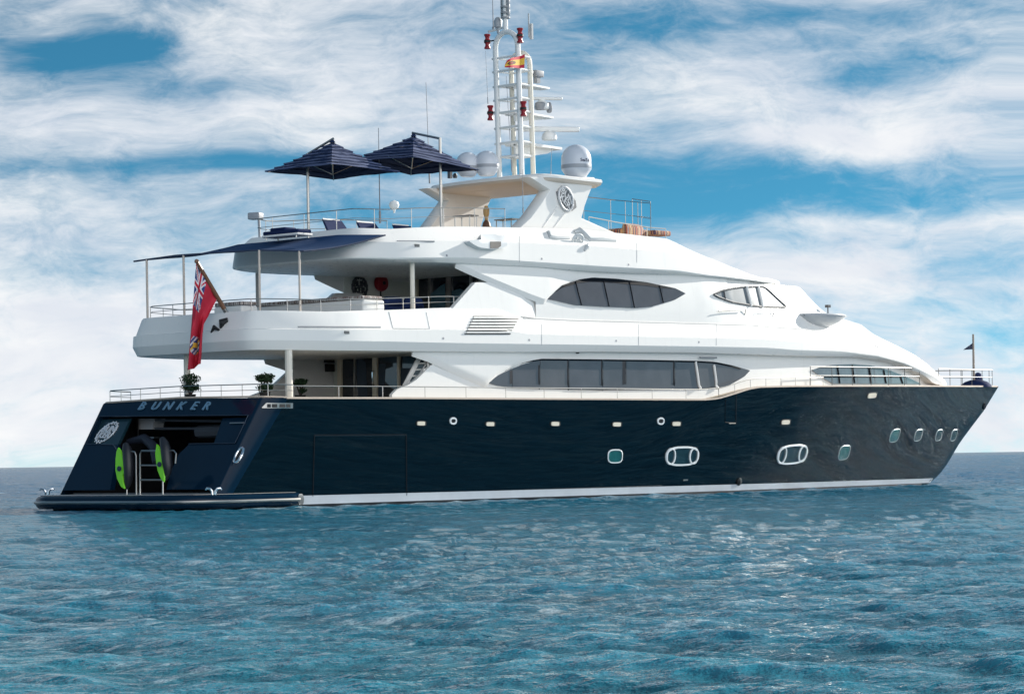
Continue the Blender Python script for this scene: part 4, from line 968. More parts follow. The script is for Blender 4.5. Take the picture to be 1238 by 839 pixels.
# radomes
def radome(u, vb, y, r, hgt, name, parent, txt=None):
    c_ = onY(u, vb, y); b_ = MB()
    prof = [(r * .5, 0), (r * .62, .03), (r * .98, r * .55), (r, r * .62)]
    prof += [(r, r * .75), (r, hgt - r * 1.0)] + [(r * math.cos(R(a_)), hgt - r + r * math.sin(R(a_))) for a_ in (15, 30, 45, 60, 75, 89)]
    b_.lathe(c_, prof, 28); d_ = b_.build(name, DOME, parent, 40)
    b_ = MB(); b_.lathe(c_, [(r * 1.004, r * .62), (r * 1.012, r * .66), (r * 1.012, r * .84), (r * 1.004, r * .88)], 28); b_.build('dome_band', mat('dome_band_grey', (.33, .35, .38), .4), d_)
    if txt:
        tb = text_mb(txt, .17, .004, (0, 0, 0), (1, 0, 0), (0, 1, 0)); vv = []
        a0 = math.atan2(-dv.y, -dv.x) + .62
        for x_, y_, z_ in tb.v: an = a0 + x_ / r; vv.append((c_.x + (r + .006 + z_) * math.cos(an), c_.y + (r + .006 + z_) * math.sin(an), c_.z + hgt * .5 + y_))
        t_ = MB(); t_.add(vv, tb.f); t_.build('dome_lettering', mat('letter_navy', (.02, .03, .08), .4), d_, 20)
    return d_
radome(697, 216, -2.6, .60, 1.34, 'radome', yacht, 'SeaTel')
radome(565.5, 214, .9, .47, .98, 'radome', yacht); radome(588.5, 213, .35, .50, 1.0, 'radome', yacht)
b_ = MB(); p_ = onY(544, 215, 1.6); b_.box(p_ + zv * .12, (.14, .14, .3)); b_.lathe(p_ + Vector((.3, 0, 0)), [(.08, 0), (.1, .1), (.05, .2)], 8); b_.build('roof_fitting', mat('fitting_dark', (.07, .07, .08), .4), roof)

# ---- mast
YM0, YM1 = .58, -.62
def mY(u, v, y): return onY(u, v, y)
xm = onY(631, 207, YM1).x; xm2 = xm + .75
def mz(v, x, y): return onY(631, v, y).z
za, zt = 12.5, onY(617, 40, 0).z
MW = mat('mast_white', (.80, .80, .78), .3)
def hoop(x0, rk, r, ztop, y0=YM0, y1=YM1):
    yc, w_ = (y0 + y1) / 2, (y0 - y1) / 2; pts_ = [(x0, y0, za)] + [(x0 - rk * (z_ - za), y0, z_) for z_ in lin(za + .3, ztop - w_, 6)]
    for k in range(1, 12): a_ = math.pi * k / 12; pts_.append((x0 - rk * (ztop - w_ * (1 - math.sin(a_)) - za), yc + w_ * math.cos(a_), ztop - w_ + w_ * math.sin(a_)))
    pts_ += [(x0 - rk * (z_ - za), y1, z_) for z_ in lin(ztop - w_, za + .3, 6)] + [(x0, y1, za)]
    return pts_
RK = .025
mb = MB(); mb.tube(hoop(xm, RK, .09, zt), .108, 10); mast = mb.build('radar_mast', MW, yacht, 50)
mb = MB(); mb.tube(hoop(xm2 + .05, RK, .07, zt - .75, YM0 - .1, YM1 + .1), .10, 8)
mb.build('mast_hoop', mat('mast_cream', (.74, .70, .60), .35), mast, 50)
for v in (68, 84, 102, 118.5, 134, 152.5, 171, 187.5):
    z_ = onY(631, v, YM1).z; x_ = xm - RK * (z_ - za); b_ = MB()
    b_.tube([(x_, YM0 + .18, z_), (x_, YM1 - .1, z_)], .05, 6); b_.tube([(x_, YM1, z_), (x_ + .85, YM1 + .1, z_)], .05, 6); b_.tube([(x_, YM0, z_), (x_ + .85, YM0 - .1, z_)], .03, 6); b_.tube([(x_ + .8, YM0 - .1, z_), (x_ + .8, YM1 + .1, z_)], .045, 6)
    b_.build('mast_rung', MW, mast)
b_ = MB(); z_ = 12.62; b_.box((xm + .4, 0, z_), (1.5, 1.7, .12)); b_.box((xm + .4, -.3, z_ + .1), (1.3, .9, .14)); b_.build('mast_base', MW, mast)
def shelf(u0, u1, v, y, w_, th, name='radar_shelf', brk=None):
    p0, p1 = onY(u0, v, y), onY(u1, v, y); b_ = MB()
    b_.prism([(p0.x, y - w_ / 2, p0.z), (p1.x, y - w_ / 4, p0.z), (p1.x, y + w_ / 4, p0.z), (p0.x, y + w_ / 2, p0.z)], (0, 0, -th))
    if brk: b_.prism([(p0.x, y - .05, p0.z - .05), (p1.x - .2, y - .05, p0.z - .05), (p0.x + (p1.x - p0.x) * .75, y - .05, p0.z - brk * .45), (p0.x, y - .05, p0.z - brk)], (0, .1, 0))
    return b_.build(name, MW, mast), p0, p1
shelf(622, 659, 101.5, 0, 1.0, .08, 'radar_shelf', .2); shelf(622, 664, 136.5, 0, 1.0, .08, 'radar_shelf', .35); shelf(622, 674, 173, 0, 1.0, .1, 'radar_shelf', .62)
def radar(u, v, hw_, ang, th):
    c_ = onY(u, v, 0); b_ = MB(); b_.lathe(c_ + Vector((0, 0, -.44)), [(.3, 0), (.32, .1), (.26, .28), (.14, .34), (.14, .4)], 16)
    o_ = b_.build('radar_scanner', MW, mast, 40); b_ = MB(); b_.rbox(c_, (2 * hw_, .18, th), .05, ang); b_.build('scanner_bar', MW, o_)
radar(664, 156.5, 1.25, R(-38), .2); radar(655, 119.5, .85, R(-38), .12)
b_ = MB(); c_ = onY(658, 130, -.1); b_.lathe(c_ + Vector((-.25, 0, -.12)), [(.02, -.02), (.2, 0), (.22, .25), (.15, .3)], 12); b_.lathe(c_ + Vector((.2, 0, 0)), [(.02, 0), (.22, 0), (.22, .12), (.02, .2)], 14, (.8, -.5, .1)); b_.build('search_lamp', GREY, mast)
b_ = MB(); c_ = onY(649, 91, -.2); b_.box(c_ + Vector((0, 0, -.18)), (.2, .2, .3)); b_.rbox(c_ + Vector((.05, 0, .05)), (.5, .28, .26), .04); b_.lathe(c_ + Vector((-.28, 0, .05)), [(.1, 0), (.13, .1)], 10, (-1, 0, 0)); b_.build('thermal_camera', GREY, mast)
for u, v, y in ((591, 51, YM0 + .42), (635.5, 44.5, YM1 - .14), (594, 137, YM0 + .38), (638, 132.5, YM1 - .2)):
    c_ = onY(u, v, y); c_.x = xm - RK * (c_.z - za); b_ = MB()
    b_.lathe(c_, [(.10, -.3), (.13, -.29), (.13, -.24), (.09, -.18), (.09, -.1), (.13, -.05)], 12); b_.lathe(c_, [(.13, .05), (.09, .1), (.09, .18), (.13, .24), (.13, .29), (.1, .3)], 12); o_ = b_.build('signal_lamp', RED, mast)
    b_ = MB(); b_.lathe(c_, [(.1, -.05), (.14, -.04), (.14, .04), (.1, .05)], 12); ym = YM0 if y > 0 else YM1; b_.tube([c_, (c_.x, ym, c_.z)], .03, 6); b_.build('bracket', BLACK, o_)
b_ = MB(); c_ = Vector((xm - RK * (zt - za), 0, zt)); top_ = onY(617.5, -4, 0).z
b_.tube([c_ + zv * -.05, (c_.x - .02, 0, top_)], .10, 10); b_.tube([(c_.x, YM0 + .35, zt + .12), (c_.x, -.1, zt + .2)], .05, 6); pole_ = b_.build('top_pole', MW, mast)
b_ = MB()
for zz in (onY(617, 17, 0).z, onY(617, 4, 0).z, onY(617, 11, 0).z):
    for dy in (-.16, .16): b_.lathe((c_.x, dy, zz), [(.05, -.14), (.07, -.1), (.07, .1), (.05, .14)], 8)
    b_.lathe((c_.x, 0, zz - .2), [(.2, -.03), (.2, .03)], 12)
b_.build('navigation_light', mat('nav_grey', (.30, .31, .32), .4), mast)
b_ = MB(); c2 = onY(606.5, 34, .4); b_.lathe((c_.x, .4, c2.z - .05), [(.05, -.2), (.06, 0), (.16, .05), (.17, .3), (.1, .42), (.01, .46)], 14); b_.build('gps_dome', mat('gps_grey', (.38, .40, .42), .4), mast)
b_ = MB(); p_ = onY(641.5, 46, YM1 - .2); b_.box((p_.x + .05, YM1 - .2, p_.z + .25), (.1, .12, .62)); b_.tube([(p_.x - .1, YM1 - .2, p_.z), (p_.x - .1, YM1 - .2, p_.z + .95)], .03, 6); b_.build('antenna_panel', mat('panel_grey', (.42, .44, .45), .5), mast)
def whip(name, u0, v0_, u1, v1_, y, r, M):
    a_, b2 = onY(u0, v0_, y), onY(u1, v1_, y); b_ = MB(); b_.tube([a_, a_.lerp(b2, .12), a_.lerp(b2, .13), b2], [r * 2, r * 2, r, r * .6], 6); return b_.build(name, M, yacht)
WH = mat('whip_grey', (.30, .31, .33), .4)
whip('whip_antenna', 596.5, 38, 595.5, -4, .75, .025, WH); whip('whip_antenna', 519.5, 222, 515, 100, 2.2, .018, WH)
whip('whip_antenna', 459.5, 270, 457.5, 155, 1.0, .022, WH); whip('rigging_line', 632.5, 258, 631.5, 205, -3.3, .014, WH); whip('rigging_line', 619, 208, 612, 92, .1, .014, WH); whip('rigging_line', 590, 126, 587, 62, .95, .010, WH); whip('rigging_line', 666, 212, 667, 176, -.3, .012, WH)

# ---- railings
def rail(base, hts, name, parent=yacht, r=.019, posts=None, step=1.6, mid=None, M=STEEL, topM=None):
    """base: polyline at deck edge; hts: heights of the tubes"""
    base = [Vector(b_) for b_ in base]; L_ = [0]
    for a_, b2 in zip(base[:-1], base[1:]): L_.append(L_[-1] + (b2 - a_).length)
    def at(d_):
        i_ = max(0, min(len(base) - 2, sum(1 for q_ in L_[1:-1] if q_ <= d_))); f_ = (d_ - L_[i_]) / max(1e-6, L_[i_ + 1] - L_[i_]); return base[i_].lerp(base[i_ + 1], f_)
    mb_ = MB(); n_ = max(8, int(L_[-1] / .5)); path = [at(L_[-1] * k / n_) for k in range(n_ + 1)]
    for k, h_ in enumerate(hts): mb_.tube([p + zv * h_ for p in path], r if k == len(hts) - 1 else r * .62, 6)
    o_ = mb_.build(name, M, parent); np_ = max(1, round(L_[-1] / step))
    for k in range(np_ + 1):
        p = at(L_[-1] * k / np_); b_ = MB(); b_.tube([p - zv * .02, p + zv * hts[-1]], r * .8, 6); b_.build('stanchion', M, o_)
    return o_
gx_ = lambda X, i_=.08: (X, -max(.02, hd(X) - i_), zsheer(X) + .03)
stern_base = [(XF(z1t) + .05, y_, z1t + .1 - abs(y_) * .012) for y_ in lin(3.8, -3.8, 8)]
rail([(.5, 4.3, z1t + .03), (XF(z1t) + .35, 4.2, z1t + .05)] + stern_base + [(XF(z1t) + .35, -4.2, z1t + .05), gx_(.5)], [.22, .42], 'stern_rail', step=1.05)
rail([gx_(X) for X in np.linspace(.5, 24.4, 40)], [.38], 'side_rail', step=2.1)
rail([gx_(X) for X in np.linspace(24.4, 32.3, 24)], [.34], 'side_rail', step=1.2)
RAILD = mat('rail_steel_dark', (.15, .145, .135), .4, .25, .05)  # darker, less metallic steel for the bow rails
xu = lambda u: SP(u, 467, lambda X: hd(X) - .12).x
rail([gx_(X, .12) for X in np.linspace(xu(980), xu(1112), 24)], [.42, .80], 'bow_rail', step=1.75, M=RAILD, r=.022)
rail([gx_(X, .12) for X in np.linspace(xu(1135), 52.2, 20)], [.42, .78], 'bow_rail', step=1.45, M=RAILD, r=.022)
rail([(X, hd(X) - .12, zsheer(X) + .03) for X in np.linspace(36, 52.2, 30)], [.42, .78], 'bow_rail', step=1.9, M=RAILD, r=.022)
bt = lambda outl, prof, i_: [(r_[i_][0], r_[i_][1], r_[i_][2]) for r_ in outl]
f1_, h1_ = sweep(band1, prof1); edge1 = [Vector(r_[8]) for r_ in f1_ if r_[8][0] < 12.0]
rail(edge1, [.22, .42], 'upper_deck_rail', step=1.35)
f2_, h2_ = sweep(band2, prof2); edge2 = [Vector(r_[8]) for r_ in f2_ if r_[8][0] < 13.2]
rail(edge2, [.38, .72], 'sun_deck_rail', step=1.7)
# forward sun-deck rails
fr_b = [onY(u, v, -2.3) for u, v in ((712, 272), (748, 282), (787, 288), (805, 289))]
rail([fr_b[0] + zv * -.1] + fr_b[1:], [.42], 'forward_rail', step=1.2)
p0 = onY(787, 285, -1.0); p1 = onY(757, 283, 1.6); p2 = onY(706, 276, 2.6)
rail([onY(706, 276, 2.9), onY(744, 280, 2.4), p0], [.75, 1.35], 'lookout_rail', step=1.5); rail([p0, onY(765, 281, .9)], [.7, 1.42], 'lookout_rail', step=1.3)
for u, v0_, v1_, y in ((556, 261, 274, 1.2), (574, 259, 274, .9)): pass

# ---- flagstaff, bow staff
A0 = onX(276.5, 383, .0); A1 = onY(238, 316.5, A0.y)
b_ = MB(); b_.tube([A0 + (A0 - A1) * .02, A0.lerp(A1, .15)], .085, 10); stf = b_.build('staff_socket', STEEL, yacht)
b_ = MB(); b_.tube([A0.lerp(A1, .13), A1], [.085, .065], 10); b_.lathe(A1, [(.07, -.02), (.09, .02), (.05, .08)], 10, (A1 - A0)); b_.build('ensign_staff', WOOD, yacht)
b_ = MB(); c_ = onX(272, 391, -.32); b_.tube([c_ + Vector((-.05, .15, -.2)), c_ + Vector((-.12, .02, .05)), c_ + Vector((0, -.15, .12))], [.05, .13, .08], 8); c_ = onX(261, 399, -.5); b_.tube([c_ + Vector((-.03, .2, -.08)), c_ + Vector((-.08, 0, .1)), c_ + Vector((-.03, -.2, -.02))], [.04, .08, .04], 8)
b_.build('stern_lamp', BLACK, upper_deck)
sx_ = onY(1177.5, 465, 0).x; b_ = MB(); zt_s = onY(1176, 404, 0).z; b_.tube([(sx_, 0, 4.6), (sx_, 0, zt_s)], [.065, .05], 8); b_.build('bow_staff', mat('bow_staff_wood', (.35, .29, .24), .5), yacht)

# ---- sun deck corner searchlight and ball lamp
c_ = Vector(edge2[0]) ; p_ = onX(309, 260, edge2[len(edge2) // 2].x + .35)
b_ = MB(); b_.tube([onX(314, 287, 6.0), onX(313, 266, 6.0)], .05, 8); b_.rbox(onX(309, 261.5, 6.0), (.4, .5, .26), .05, .3); b_.build('corner_floodlight', mat('flood_grey', (.33, .35, .38), .5), yacht)
b_ = MB(); c_ = onY(476.5, 248, -3.3); b_.lathe(c_ - Vector((0, 0, .17)), [(.03, -.12), (.05, .0), (.15, .06), (.19, .17), (.15, .28), (.01, .34)], 16); b_.build('ball_lamp', WHITE, yacht)

# ================================================================ separate things aboard
# awning over the upper aft deck
aw = thing('stern_awning', (1, 0, 6.0), 'navy blue canvas awning on four thin poles over the upper aft deck', 'awning')
aft = [(-.05, 3.35, 8.86), (.3, 1.4, 8.97), (.92, -2.2, 8.96), (1.85, -3.5, 8.88)]
def aftp(f_): return Vector((np.interp(f_, [0, .3, .72, 1], [p[0] for p in aft]), np.interp(f_, [0, .3, .72, 1], [p[1] for p in aft]), np.interp(f_, [0, .3, .72, 1], [p[2] for p in aft])))
def fwdp(f_): return Vector((np.interp(f_, [0, .12, .85, 1], [4.6, 4.3, 4.35, 5.65]), np.interp(f_, [0, .12, .85, 1], [3.2, 2.6, -2.8, -3.78]), np.interp(f_, [0, 1], [9.62, 9.62])))
rows_ = []
for i in range(25):
    f_ = i / 24; a_, b2 = aftp(f_), fwdp(f_); row = []
    for k in range(17):
        t_ = k / 16; p = a_.lerp(b2, t_); p.z -= .16 * math.sin(math.pi * t_) * (.6 + .4 * math.sin(f_ * math.pi * 3) ** 2); row.append(p)
    rows_.append(row)
b_ = MB(); b_.loft(rows_); b_.loft([[p + zv * .015 for p in r_] for r_ in rows_])
can = b_.build('canopy', AWN, aw, 60)
b_ = MB(); b_.tube([r_[0] + zv * .0 for r_ in rows_], .035, 6); b_.tube(rows_[-1], .03, 6); b_.build('canopy_hem', mat('hem_dark', (.03, .045, .09), .7), can)
for u, v1_ in ((177.5, 400), (222, 402), (313, 398), (362, 393)):
    f_ = min(lin(0, 1, 200), key=lambda q_: abs((aftp(q_) - CAM).dot(RV) / (aftp(q_) - CAM).dot(dv) * F + 619 - u)); p = aftp(f_)
    b_ = MB(); b_.tube([(p.x, p.y, 6.05 + .35 * 0), p], .042, 8); b_.build('awning_pole', mat('pole_taupe', (.58, .50, .43), .35), aw)

# parasols
def parasol(name, cx, cy, zrim, a, hgt, tiltx, tilty, pole, label):
    t = thing(name, (pole[0], pole[1], pole[2]), label, 'parasol', 'navy parasols on the sun deck')
    c_ = Vector((cx, cy, zrim)); rot = Matrix.Rotation(tiltx, 3, 'X') @ Matrix.Rotation(tilty, 3, 'Y')
    N = 7; b_ = MB()
    def ringp(sz, z, sag=.0):
        out = []
        for k in range(4):
            for j in range(6):
                f_ = j / 6; p0_ = [(-1, -1), (1, -1), (1, 1), (-1, 1)][k]; p1_ = [(-1, -1), (1, -1), (1, 1), (-1, 1)][(k + 1) % 4]
                x_, y_ = p0_[0] + (p1_[0] - p0_[0]) * f_, p0_[1] + (p1_[1] - p0_[1]) * f_; mid = 1 - abs(2 * f_ - 1)
                out.append(c_ + rot @ Vector((x_ * sz * (1 - .05 * mid), y_ * sz * (1 - .05 * mid), z - sag * mid + .03 * mid + rng.normal(0, .012))))
        return out
    ped = MB()
    for i in range(N):
        s0, s1 = a * i / N, a * (i + 1) / N + .045
        z0_, z1_ = hgt * (1 - (i / N)) ** 1.1 + .0, hgt * (1 - ((i + 1) / N)) ** 1.1 + .03
        b_.loft([ringp(max(s0, .03), z0_), ringp(s1, z1_), ringp(s1 + .008, z1_ - .045)], True)
        ped.loft([ringp(s1 + .012, z1_ - .03), ringp(s1 + .012, z1_ + .004), ringp(s1 - .05, z1_ + .022)], True)
    can = b_.build('canopy', FNAVY, t, 25); ped.build('tier_edge', FEDGE, can, 25)
    ap = c_ + rot @ Vector((0, 0, hgt))
    for sx in (-1, 1):
        for sy in (-1, 1):
            r_b = MB(); r_b.tube([c_ + rot @ Vector((0, 0, hgt - .25)), c_ + rot @ Vector((sx * a * .98, sy * a * .98, -.03))], .018, 5); r_b.build('rib', STEEL, t)
            r_b = MB(); r_b.tube([c_ + rot @ Vector((0, 0, -.1)), c_ + rot @ Vector((sx * a * .5, sy * a * .5, hgt * .42))], .016, 5); r_b.build('strut', STEEL, t)
    pz = pole[3]; pb_ = MB(); pb_.tube([pole[:3], (pole[0], pole[1], pz)], .055, 10); pb_.build('pole', STEEL, t)
    ab = MB(); ab.tube([(pole[0], pole[1], pz - .03), tuple(ap + zv * .16 + (ap - Vector((pole[0], pole[1], pz))) * .06)], .045, 8); ab.build('cantilever_arm', STEEL, t)
    hb = MB(); hb.tube([ap + zv * .02, ap + zv * .12], [.12, .05], 8); hb.build('finial', FNAVY, t)
    vb_ = MB(); vb_.tube([c_ + rot @ Vector((-a * .1, -a * .12, hgt * .5)), c_ + rot @ Vector((0, 0, -.05))], .02, 6); vb_.build('hub_post', STEEL, t)
    return t
c1 = onY(402, 208, .9); p1_ = onY(373, 278, 1.6)
parasol('cantilever_parasol', c1.x, .9, c1.z, 1.74, 1.08, 0, R(1), (p1_.x, 1.6, 9.65, onY(373, 186, 1.6).z), 'navy tiered parasol nearer the stern, its left corner dipping lowest over the sun deck rail')
c2_ = onY(498, 201, .1); p2_ = onY(533.5, 272, -.9)
parasol('cantilever_parasol', c2_.x, .1, c2_.z, 1.78, 1.12, R(2), R(4), (p2_.x, -.9, 9.65, onY(533, 167, -.9).z), 'navy tiered parasol hung from a bare steel arm beside the pale arch')

# sun loungers with navy backs
LAB = ['flat navy lounger cushion nearest the corner floodlight, below the first parasol pole', 'navy cushioned sun lounger just right of the first parasol pole', 'navy cushioned sun lounger in the middle, next to the tall whip antenna', 'navy cushioned sun lounger nearest the pale arch leg']
lo = None
for k, (u, v) in enumerate(((347, 281), (397, 276.5), (438, 275.5), (481, 274))):
    c_ = onY(u, v, -.6 - .4 * k * 0); base = Vector((c_.x, c_.y, 9.6))
    if k == 0 or k == 1:
        t = thing('sun_lounger', base, LAB[k], 'sun lounger', 'sun loungers on the sun deck')
        fr_ = MB(); fr_.rbox(base + Vector((0, 0, .12)), (.75, 1.9, .08), .03); 
        if k: fr_.prism([base + Vector(q_) for q_ in ((-.42, -.5, .2), (.42, -.5, .2), (.42, -.15, .84), (-.42, -.15, .84))], (0, .05, 0))
        fr_.build('frame', WHITE, t)
        cu = MB()
        for dz in (.23,): cu.rbox(base + Vector((0, 0, dz)), (.7, 1.85, .14), .05)
        if k: cu.prism([base + Vector(q_) for q_ in ((-.55, -.62, .26), (.55, -.62, .26), (.46, -.24, .78), (-.46, -.24, .78))], (0, .10, .0))
        else: cu.rbox(base + Vector((0, .2, .35)), (.6, .8, .12), .05)
        cu.build('cushion', CUSH, t)
        if k: lo = t
        for sx in (-1, 1):
            for sy in (-1, 1): l_ = MB(); l_.tube([base + Vector((sx * .3, sy * .8, 0)), base + Vector((sx * .3, sy * .8, .15))], .03, 6); l_.build('leg', STEEL, t)
    else:
        t = lo.copy(); COL.objects.link(t); t.location = base; t['label'] = LAB[k]
        for ch in list(lo.children): c2 = ch.copy(); COL.objects.link(c2); c2.parent = t
# side tables on the sun deck
TL = ['small steel side table left of the bottle shaped ornament', 'small steel side table right of the bottle shaped ornament']
tb0 = None
for k, (u, v) in enumerate(((563, 261.5), (613, 264.5))):
    c_ = onY(u, v, .6); base = Vector((c_.x, .6, 9.6))
    if tb0 is None:
        tb0 = thing('side_table', base, TL[0], 'table', 'side tables on the sun deck'); hh = c_.z - 9.6
        b_ = MB(); b_.box(base + zv * hh, (.5, .95, .04)); b_.build('table_top', mat('table_grey', (.2, .21, .22), .4), tb0)
        for sx in (-1, 1):
            for sy in (-1, 1): b_ = MB(); b_.tube([base + Vector((sx * .2, sy * .4, 0)), base + Vector((sx * .2, sy * .4, hh))], .022, 6); b_.build('leg', STEEL, tb0)
    else:
        t = tb0.copy(); COL.objects.link(t); t.location = base; t['label'] = TL[k]
        for ch in list(tb0.children): c2 = ch.copy(); COL.objects.link(c2); c2.parent = t
# bottle shaped wooden ornament
c_ = onY(588, 262, .2); base = Vector((c_.x, .2, 9.6)); t = thing('bottle_ornament', base, 'brown and tan bottle shaped ornament standing between the two side tables', 'ornament')
hh = c_.z + .35 - 9.6; b_ = MB(); b_.lathe(base, [(.14, 0), (.2, .02), (.2, hh * .55), (.15, hh * .68), (.07, hh * .74)], 12); b_.build('body', mat('ornament_brown', (.12, .06, .035), .5), t)
b_ = MB(); b_.lathe(base, [(.07, hh * .74), (.08, hh * .8), (.12, hh * .86), (.13, hh * .95), (.06, hh * 1.04)], 12); b_.build('neck', mat('ornament_tan', (.50, .33, .14), .5), t)
b_ = MB(); b_.prism([base + Vector((-.1 + q_[0], -.21, q_[1])) for q_ in ((0, hh * .25), (.2, hh * .25), (.16, hh * .6), (.04, hh * .6))], (0, -.02, 0)); b_.build('front_panel', MATS['ornament_tan'], t)
# striped curved sofa
c_ = onY(745, 273, -.2); t = thing('striped_sofa', (c_.x, -.2, 9.6), 'curved sofa in red, brown and cream stripes behind the forward rail', 'sofa')
b_ = MB(); rows_ = []
for k in range(15):
    a_ = R(150 - 20 * k * .9); cx_, cy_ = c_.x - .55 + 1.75 * math.cos(a_), .5 + 1.9 * math.sin(a_); dx_, dy_ = math.cos(a_), math.sin(a_)
    rows_.append([(cx_ + dx_ * q_[0], cy_ + dy_ * q_[0], c_.z + q_[1]) for q_ in ((.18, -.7), (.2, -.25), (.16, -.08), (.08, -.04), (-.05, -.06), (-.1, -.15), (-.12, -.7))])
b_.loft(rows_, True, True); b_.build('backrest', STRIPES, t)
b_ = MB(); b_.rbox((c_.x, .0, c_.z - .38), (1.9, 2.6, .34), .1); b_.build('seat', STRIPES, t)
b_ = MB(); b_.rbox((c_.x + 1.3, -1.3, c_.z - .33), (1.1, .7, .2), .06); b_.build('ottoman_pad', STRIPES, t)
# white banquette seats and armchairs on the upper aft deck
def banq(name, u0, u1, v, X, label, d_=.9):
    a_, b2 = onX(u0, v, X), onX(u1, v, X); w_ = abs(a_.y - b2.y); cy_ = (a_.y + b2.y) / 2; z_ = (a_.z + b2.z) / 2
    t = thing(name, (X, cy_, 6.1), label, 'bench', 'white benches on the upper aft deck')
    b_ = MB(); b_.rbox((X + d_ / 2, cy_, (6.1 + z_) / 2 - .02), (d_, w_, z_ - 6.1 - .04), .08); b_.build('bench_base', WHITE, t)
    b_ = MB(); b_.rbox((X + d_ / 2, cy_, z_ + .04), (d_ * .96, w_ * .97, .13), .05); b_.build('cushion', SLATS, t); return t
banq('white_bench', 258, 292, 369, 1.0, 'small white bench with slatted cushion right behind the red ensign', .8)
banq('white_bench', 306, 439, 365.5, 4.6, 'long white bench with slatted brown cushion left of the two navy armchairs', 1.1)
arm0 = None
for k, (u, lab) in enumerate(((464, 'navy armchair on the upper deck, left of the pair beside the long white bench'), (489, 'navy armchair on the upper deck, right of the pair next to the cream deck post'))):
    c_ = onY(u, 369.5, -1.9); base = Vector((c_.x, -1.9, 6.1))
    if arm0 is None:
        arm0 = thing('armchair', base, lab, 'armchair', 'navy armchairs on the upper deck'); hh = onY(u, 363, -1.9).z - 6.1
        b_ = MB(); b_.rbox(base + Vector((0, 0, .36)), (.95, .85, .24), .09); b_.build('seat', CUSH, arm0)
        b_ = MB(); b_.tube([base + Vector((-.52, -.42, hh - .28)), base + Vector((-.3, -.44, hh - .1)), base + Vector((.3, -.44, hh - .08)), base + Vector((.55, -.3, hh - .25))], [.12, .2, .2, .14], 10); b_.rbox(base + Vector((0, -.42, hh * .55)), (1.0, .2, hh * .7), .08); b_.build('backrest', CUSH, arm0)
        for sx in (-1, 1):
            b_ = MB(); b_.rbox(base + Vector((sx * .5, 0, hh * .5)), (.14, .8, hh * .5), .06); b_.build('armrest', CUSH, arm0)
            for sy in (-1, 1): b_ = MB(); b_.tube([base + Vector((sx * .4, sy * .34, 0)), base + Vector((sx * .4, sy * .34, .3))], .03, 6); b_.build('leg', STEEL, arm0)
    else:
        t = arm0.copy(); COL.objects.link(t); t.location = base; t['label'] = lab
        for ch in list(arm0.children): c2 = ch.copy(); COL.objects.link(c2); c2.parent = t
# potted topiary on the main aft deck
def shrub(u, v, X, balls, label):
    c_ = onX(u, v, X); base = Vector((X, c_.y, zsheer(1) - .02)); t = thing('potted_shrub', base, label, 'potted plant', 'potted shrubs on the main aft deck')
    b_ = MB(); b_.lathe(base, [(.13, 0), (.16, .05), (.2, .26), (.21, .28), (.17, .28)], 14); b_.build('pot', POT, t)
    b_ = MB()
    for du, dvv, r_b in balls: q_ = onX(u + du, v + dvv, X); b_.tube([base + zv * .25, base.lerp(q_, .5) + zv * .1, q_], [.035, .03, .02], 6)
    b_.build('stem', mat('stem_brown', (.06, .04, .03), .8), t)
    lf = MB()
    for du, dvv, r_b in balls:
        q_ = onX(u + du, v + dvv, X)
        for _ in range(int(900 * r_b)):
            d_ = Vector(rng.normal(0, 1, 3)); d_.normalize(); d_.z *= .6; p = q_ + d_ * r_b * (rng.random() ** .4) * rng.uniform(.75, 1.15)
            a2 = Vector(rng.normal(0, 1, 3)).normalized(); b3 = a2.cross(Vector(rng.normal(0, 1, 3))).normalized(); s_ = rng.uniform(.035, .07)
            lf.add([p - a2 * s_, p + b3 * s_ * .5, p + a2 * s_, p - b3 * s_ * .5], [(0, 1, 2, 3)])
    lf.build('foliage', LEAF, t, 0, False)
shrub(230, 466, .2, [(0, -7.5, .36), (-4, 2, .2), (5, 3, .24)], 'dark green potted shrub behind the stern rail directly below the red ensign')
shrub(320, 466, 1.0, [(0, -8, .32), (-5, -9, .22), (5, -10, .22), (-2, 3, .24), (5, 2, .18)], 'dark green potted shrub by the stern rail just left of the cream deck post')
shrub(363, 470, 5.2, [(0, -8, .22), (-5, -7, .16), (4, -9, .18), (3, 2, .15)], 'small dark potted plant against the cream wall right of the deck post')

# water toys at the stern
def toy(cu, label, px_face, lean):
    P = [onLad(u, v) + Vector((-.16, 0, 0)) for u, v in px_face]; c_ = sum(P, Vector()) / len(P); base = Vector((c_.x, c_.y, .5))
    t = thing('water_toy', base, label, 'water toy', 'lime green water toys on the swim platform')
    b_ = MB(); b_.prism(P, (.05, -.02, 0)); fc = b_.build('lime_deck', LIME, t, 40)
    pc0 = [onLad(u, v) for u, v in cu]; b_ = MB(); rr = [.09, .16, .19, .19, .17, .12, .05]
    b_.tube([p + Vector((-.03, .06, 0)) for p in pc0], rr, 14); body = b_.build('black_body', mat('toy_black', (.014, .016, .022), .4), t, 50)
    k_ = P[0].lerp(P[len(P) // 2], .62); b_ = MB(); b_.lathe(k_ + Vector((-.06, 0, 0)), [(.02, 0), (.09, .005), (.09, .03), (.02, .035)], 12, (-1, -.2, 0)); b_.build('emblem_patch', mat('patch_blue', (.01, .02, .06), .4), t)
    return t
toy([(154, 536), (155.5, 542), (157, 552), (158, 563), (158, 574), (157, 584), (155.5, 591)], 'lime green and black water toy standing left of the steel boarding ladder',
    [(147, 541), (149.5, 544), (152, 553), (153, 563), (155, 570), (152, 574), (152.5, 582), (154.5, 590.5), (150.5, 588), (145.8, 578), (143.8, 568), (144, 555), (145, 546)], 0)
